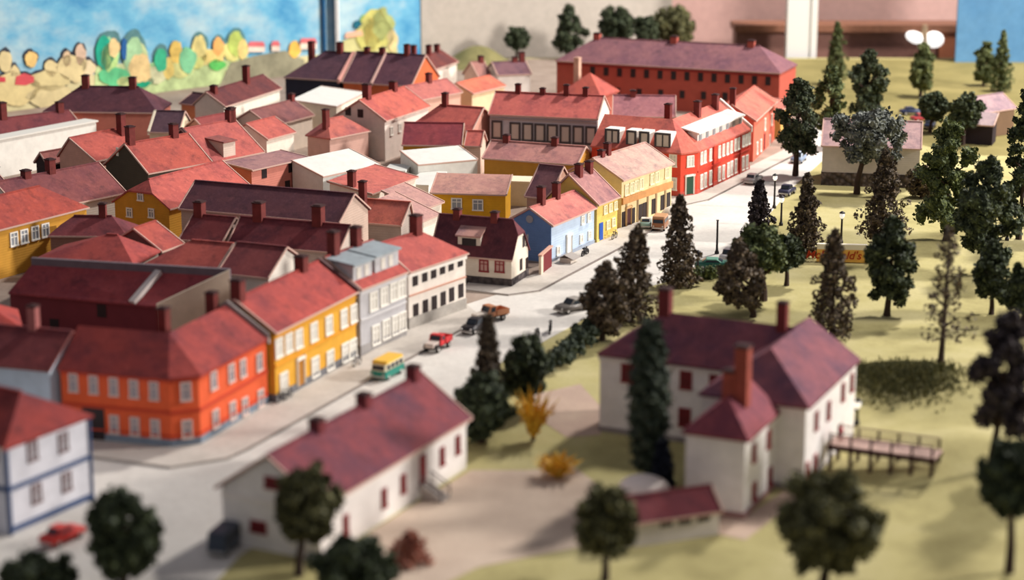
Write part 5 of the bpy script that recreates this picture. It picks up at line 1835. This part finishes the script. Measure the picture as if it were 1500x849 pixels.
cycle('bicycle leaning at the wall left of the yellow house door', (412, 590), AS, 'bicycle')
cycle('second bicycle beside the first, nearer to the yellow house door', (423, 585), AS + 6, 'bicycle')
cycle('bicycle parked at the corner between the yellow house and the grey house', (523, 537), AS, 'bicycle', col=(120, 120, 128))
cycle('motorcycle with black frame on the pavement before the blue house', (857, 375), AS, 'motorcycle', col=(40, 38, 40), motor=True)
cycle('bicycle on the pavement before the narrow pale yellow house', (900, 351), AS, 'bicycle')
cycle('black motorcycle standing on the road by the grass strip', (806, 487), AS + 200, 'motorcycle', r=.5, col=(34, 30, 34), motor=True)
cycle('small grey motorcycle standing on the road left of the black one', (786, 497), AS + 190, 'motorcycle', r=.36, col=(110, 106, 104), motor=True)


# ================================================================ street lamps
GLOW, nt, b0 = base_mat('lamp_globe', .4)
b0.inputs['Base Color'].default_value = (.95, .92, .86, 1)
b0.inputs['Emission Color'].default_value = (1, .95, .85, 1)
b0.inputs['Emission Strength'].default_value = .6
IRON = plain((40, 36, 38), .5)
def lamp(label, bx, by, top, head=True, name='street_lamp', globe=True):
    g = G(bx, by)
    h = height_to(g, top)
    t = thing(name, label, 'lamp post' if head else 'post', g, group=None)
    mb = MB()
    hp = h - (1.0 if head else 0)
    mb.lathe([(.28, 0), (.28, .3), (.17, .5), (.14, 1.0), (.12, hp * .96), (.2, hp)], g, 10)
    mb.obj('post', IRON, t)
    if head:
        MB().lathe([(.16, hp), (.34, hp + .35), (.30, hp + .7), (.1, hp + .78)], g, 12).obj('lamp_globe', GLOW if globe else IRON, t, smooth=True)
        MB().lathe([(.42, hp + .72), (.3, hp + .86), (.08, hp + 1.0)], g, 12).obj('lamp_cap', IRON, t)
lamp('dark street lamp with a cream globe, taller and farther of the pair by the road', 1134, 305, 254)
lamp('dark street lamp with a white globe, the nearer of the pair by the road', 1144, 330, 286)
lamp('dark street lamp with a white globe alone on the lawn by the yellow sign', 1232, 356, 309)
lamp('plain dark post standing alone on the open road', 1050, 372, 322, False, 'road_post')
lamp('white-topped lamp post at the right edge between the dark trees', 1475, 352, 314)
lamp('short dark lamp post beside the brown speckled conifer', 1022, 402, 366, True, globe=False)
lamp('lamp post with a pale globe at the corner of the manor by the footbridge', 1255, 622, 583)

# ================================================================ yellow sign board
g0, g1 = P(1196, 384, 0), P(1274, 386, 0)
sg = thing('sign_board', 'long yellow and white sign board with red lettering on the lawn', 'sign', (g0 + g1) / 2)
d = (g1 - g0).normalized()
n = Vector((d.y, -d.x, 0))
zt = height_to(g0, 357)
YB = plain((246, 190, 92), .6, .06)
mb = MB()
mb.prism([g0 + Vector((0, 0, .1)), g1 + Vector((0, 0, .1)), g1 + Vector((0, 0, zt * .72)), g0 + Vector((0, 0, zt * .72))], -n * .5)
mb.obj('panel', YB, sg)
mb = MB()
mb.prism([g0 + Vector((0, 0, zt * .72)), g1 + Vector((0, 0, zt * .72)), g1 - d * .4 + Vector((0, 0, zt)), g0 + Vector((0, 0, zt))], -n * .6)
mb.obj('top_band', plain((250, 240, 220), .6), sg)
cu = bpy.data.curves.new('lettering', 'FONT')
cu.body = "McDonald's"
cu.size = 1.45 * S
cu.shear = .25
cu.extrude = .05 * S
cu.offset = .012 * S
cu.align_x = 'RIGHT'
tmp = bpy.data.objects.new('lettering', cu)
COL.objects.link(tmp)
bpy.context.view_layer.update()
tme = bpy.data.meshes.new_from_object(tmp.evaluated_get(bpy.context.evaluated_depsgraph_get()))
bpy.data.objects.remove(tmp)
tme.materials.clear()
tme.materials.append(plain((186, 60, 30), .6))
tx = bpy.data.objects.new('lettering', tme)
COL.objects.link(tx)
tx.parent = sg
pos = g1 - d * 1.1 + n * .03 + Vector((0, 0, zt * .22)) - BASE[sg.name]
tx.location = pos * S
tx.rotation_euler = (math.pi / 2, 0, math.atan2(d.y, d.x))

# white parasol before the cream house
g = P(985, 326, 0)
ps = thing('parasol', 'white domed parasol beside the brown van before the cream house', 'parasol', g)
MB().tube([g, g + Vector((0, 0, 2.2))], [.08, .06]).obj('pole', plain((160, 150, 140), .5), ps)
MB().lathe([(1.55, 1.35), (1.5, 1.45), (1.1, 1.95), (.5, 2.25), (.03, 2.35)], g, 16).obj('canopy', plain((244, 238, 228), .7), ps, smooth=True)
# small grey tent-like stall before the blue house
g = P(832, 385, 0)
st = thing('market_stall', 'tiny grey-topped stall on the pavement before the blue house door', 'stall', g)
MB().slab([[g + CR_D * 1.2 - ST_D * 1.1 + Vector((0, 0, .75)), g + CR_D * 1.2 + ST_D * 1.1 + Vector((0, 0, .75)), g + ST_D * 1.1 + Vector((0, 0, 1.25)), g - ST_D * 1.1 + Vector((0, 0, 1.25))],
           [g - CR_D * 1.0 + ST_D * 1.1 + Vector((0, 0, .75)), g - CR_D * 1.0 - ST_D * 1.1 + Vector((0, 0, .75)), g - ST_D * 1.1 + Vector((0, 0, 1.25)), g + ST_D * 1.1 + Vector((0, 0, 1.25))]], .1).obj('top', plain((150, 142, 136), .7), st)
MB().box(g + Vector((0, 0, 0)), 1.7, 1.5, .8, ST_D).obj('counter', plain((206, 196, 184), .7), st)

# ================================================================ footbridge at the manor
w0, wm_ = wg.front[0], wg.front[2]
zb = 2.5
s0 = hit(1206, 636, w0, wm_)
s0 = Vector((s0.x, s0.y, 0)) + wm_ * .4
e = P(1387, 652, zb)
Lb = (e - s0).dot(wm_)
br = thing('footbridge', 'narrow wooden footbridge on dark posts from the manor wing to the grass bank', 'footbridge', s0 + wm_ * Lb / 2)
sd = Vector((-wm_.y, wm_.x, 0))
if sd.y < 0:
    sd = -sd
DK = plain((200, 168, 156), .8, .12)
BR = plain((70, 44, 44), .8, .1)
def BQ(u, t, z):
    return s0 + wm_ * u + sd * t + Vector((0, 0, z))
BWD = 2.6
dk = MB()
npl = 26
for i in range(npl):
    u = Lb * i / npl
    dk.prism([BQ(u + .03, 0, zb), BQ(u + Lb / npl - .03, 0, zb), BQ(u + Lb / npl - .03, BWD, zb), BQ(u + .03, BWD, zb)], (0, 0, .12))
dk.obj('deck', DK, br)
for t in (.05, BWD - .05):
    MB().bar(BQ(0, t, zb - .2), BQ(Lb, t, zb - .2), .28, .4).obj('beam', BR, br)
for i in range(6):
    u = .3 + (Lb - .6) * i / 5
    for t in (0.0, BWD):
        x = BQ(u, t, 0)
        gz = terrain(x.x, x.y)
        if gz < zb - .3:
            MB().bar(BQ(u, t, gz - .1), BQ(u, t, zb), .3).obj('post', BR, br)
        MB().bar(BQ(u, t, zb), BQ(u, t, zb + 1.1), .2).obj('railing_post', BR, br)
for t in (0.0, BWD):
    rr = MB()
    rr.bar(BQ(0.2, t, zb + 1.05), BQ(Lb - .2, t, zb + 1.05), .12)
    if t > 0:
        rr.bar(BQ(0.2, t, zb + .55), BQ(Lb - .2, t, zb + .55), .1)
    rr.obj('handrail', plain((110, 84, 78), .8, .1), br)

# person in red on the footbridge
def person(label, foot, face, coat, trousers, hair, hgt=1.65):
    t = thing('person', label, 'person', foot, face)
    k = hgt / 1.7
    J = {'pel': (0, 0, .93), 'sp': (0, 0, 1.12), 'ch': (0, 0, 1.32), 'nk': (0, 0, 1.47), 'hd': (.01, 0, 1.58), 'tp': (.0, 0, 1.69),
         'hl': (0, .1, .9), 'kl': (.03, .1, .5), 'al': (-.01, .1, .08), 'tl': (.14, .11, .03), 'hr': (0, -.1, .9), 'kr': (-.02, -.1, .5), 'ar': (-.06, -.1, .08), 'tr': (.09, -.11, .03),
         'sl': (0, .19, 1.4), 'el': (-.02, .25, 1.12), 'wl': (.1, .25, .9), 'fl': (.14, .24, .8), 'sr': (0, -.19, 1.4), 'er': (-.02, -.25, 1.12), 'wr': (.1, -.25, .9), 'fr': (.14, -.24, .8)}
    R = {'pel': .15, 'sp': .13, 'ch': .16, 'nk': .06, 'hd': .10, 'tp': .07, 'hl': .10, 'kl': .07, 'al': .045, 'tl': .035, 'hr': .10, 'kr': .07, 'ar': .045, 'tr': .035,
         'sl': .07, 'el': .05, 'wl': .035, 'fl': .03, 'sr': .07, 'er': .05, 'wr': .035, 'fr': .03}
    E_ = [('pel', 'sp'), ('sp', 'ch'), ('ch', 'nk'), ('nk', 'hd'), ('hd', 'tp'), ('pel', 'hl'), ('hl', 'kl'), ('kl', 'al'), ('al', 'tl'), ('pel', 'hr'), ('hr', 'kr'), ('kr', 'ar'), ('ar', 'tr'),
          ('ch', 'sl'), ('sl', 'el'), ('el', 'wl'), ('wl', 'fl'), ('ch', 'sr'), ('sr', 'er'), ('er', 'wr'), ('wr', 'fr')]

    def skin(name, keys, grow, mat):
        ks = [x for x in J if x in keys]
        me = bpy.data.meshes.new(name)
        me.from_pydata([(Vector(J[x]) * k * S)[:] for x in ks], [(ks.index(a), ks.index(b)) for a, b in E_ if a in ks and b in ks], [])
        o = bpy.data.objects.new(name, me)
        COL.objects.link(o)
        o.parent = t
        md = o.modifiers.new('Skin', 'SKIN')
        for i, x in enumerate(ks):
            sv = me.skin_vertices[0].data[i]
            sv.radius = (R[x] * grow * k * S, R[x] * grow * k * S)
            sv.use_root = (i == 0)
        o.modifiers.new('Sub', 'SUBSURF').levels = 1
        o.modifiers['Sub'].render_levels = 2
        me.materials.append(mat)
    skin('body', list(J), 1.0, plain((214, 168, 146), .6))
    skin('coat', ['pel', 'sp', 'ch', 'sl', 'el', 'wl', 'sr', 'er', 'wr'], 1.2, plain(coat, .8))
    skin('trousers', ['pel', 'hl', 'kl', 'al', 'hr', 'kr', 'ar'], 1.18, plain(trousers, .8))
    mb = MB()
    mb.lathe([(.115 * k, 1.60 * k), (.12 * k, 1.66 * k), (.09 * k, 1.73 * k), (.02 * k, 1.76 * k)], (-.01, 0, 0), 12)
    mb.obj('hair', plain(hair, .8), t, True, True)
pb = BQ(.9, 1.1, zb + .12)
person('person in a red coat standing on the footbridge by the manor wall', pb, math.atan2(wm_.y, wm_.x), (206, 40, 66), (120, 60, 70), (70, 50, 44))

# ================================================================ light, world, camera
sc = bpy.context.scene
def spot(name, loc, aim, watts, col, size, soft):
    L = bpy.data.lights.new(name, 'SPOT')
    L.energy = watts
    L.color = col
    L.spot_size = math.radians(size)
    L.spot_blend = .6
    L.shadow_soft_size = soft
    lo = bpy.data.objects.new(name, L)
    lo.location = Vector(loc) * S
    COL.objects.link(lo)
    lo.rotation_euler = ((Vector(aim) - Vector(loc)) * S).to_track_quat('-Z', 'Y').to_euler()


spot('key_fill_spot', (150, 385, 205), (10, 260, 0), 490, (1.0, .945, .885), 135, .14)
spot('key_fill_spot', (300, 235, 120), (15, 240, 0), 610, (1.0, .94, .89), 125, .2)  # added fill, no known lamp there; brightens the street-facing walls
w = bpy.data.worlds.new('World')
sc.world = w
w.use_nodes = True
w.node_tree.nodes['Background'].inputs[0].default_value = (.57, .56, .62, 1)
w.node_tree.nodes['Background'].inputs[1].default_value = .43

cam = bpy.data.cameras.new('camera')
cam.sensor_fit = 'HORIZONTAL'
cam.sensor_width = 36
cam.lens = F / 1500 * 36
cam.shift_y = (849 / 2 - CY) / 1500
cam.clip_start = .05
cam.clip_end = 100
cam.dof.use_dof = True
cam.dof.focus_distance = HC * F / ((335 - YH) * math.cos(PHI)) * S
cam.dof.aperture_fstop = 4.0
co = bpy.data.objects.new('camera', cam)
COL.objects.link(co)
co.location = EYE * S
co.rotation_euler = (math.pi / 2 - PHI, 0, 0)
sc.camera = co
sc.view_settings.view_transform = 'Standard'
sc.view_settings.look = 'None'
sc.view_settings.gamma = 1
sc.view_settings.exposure = 0
sc.view_settings.use_curve_mapping = False
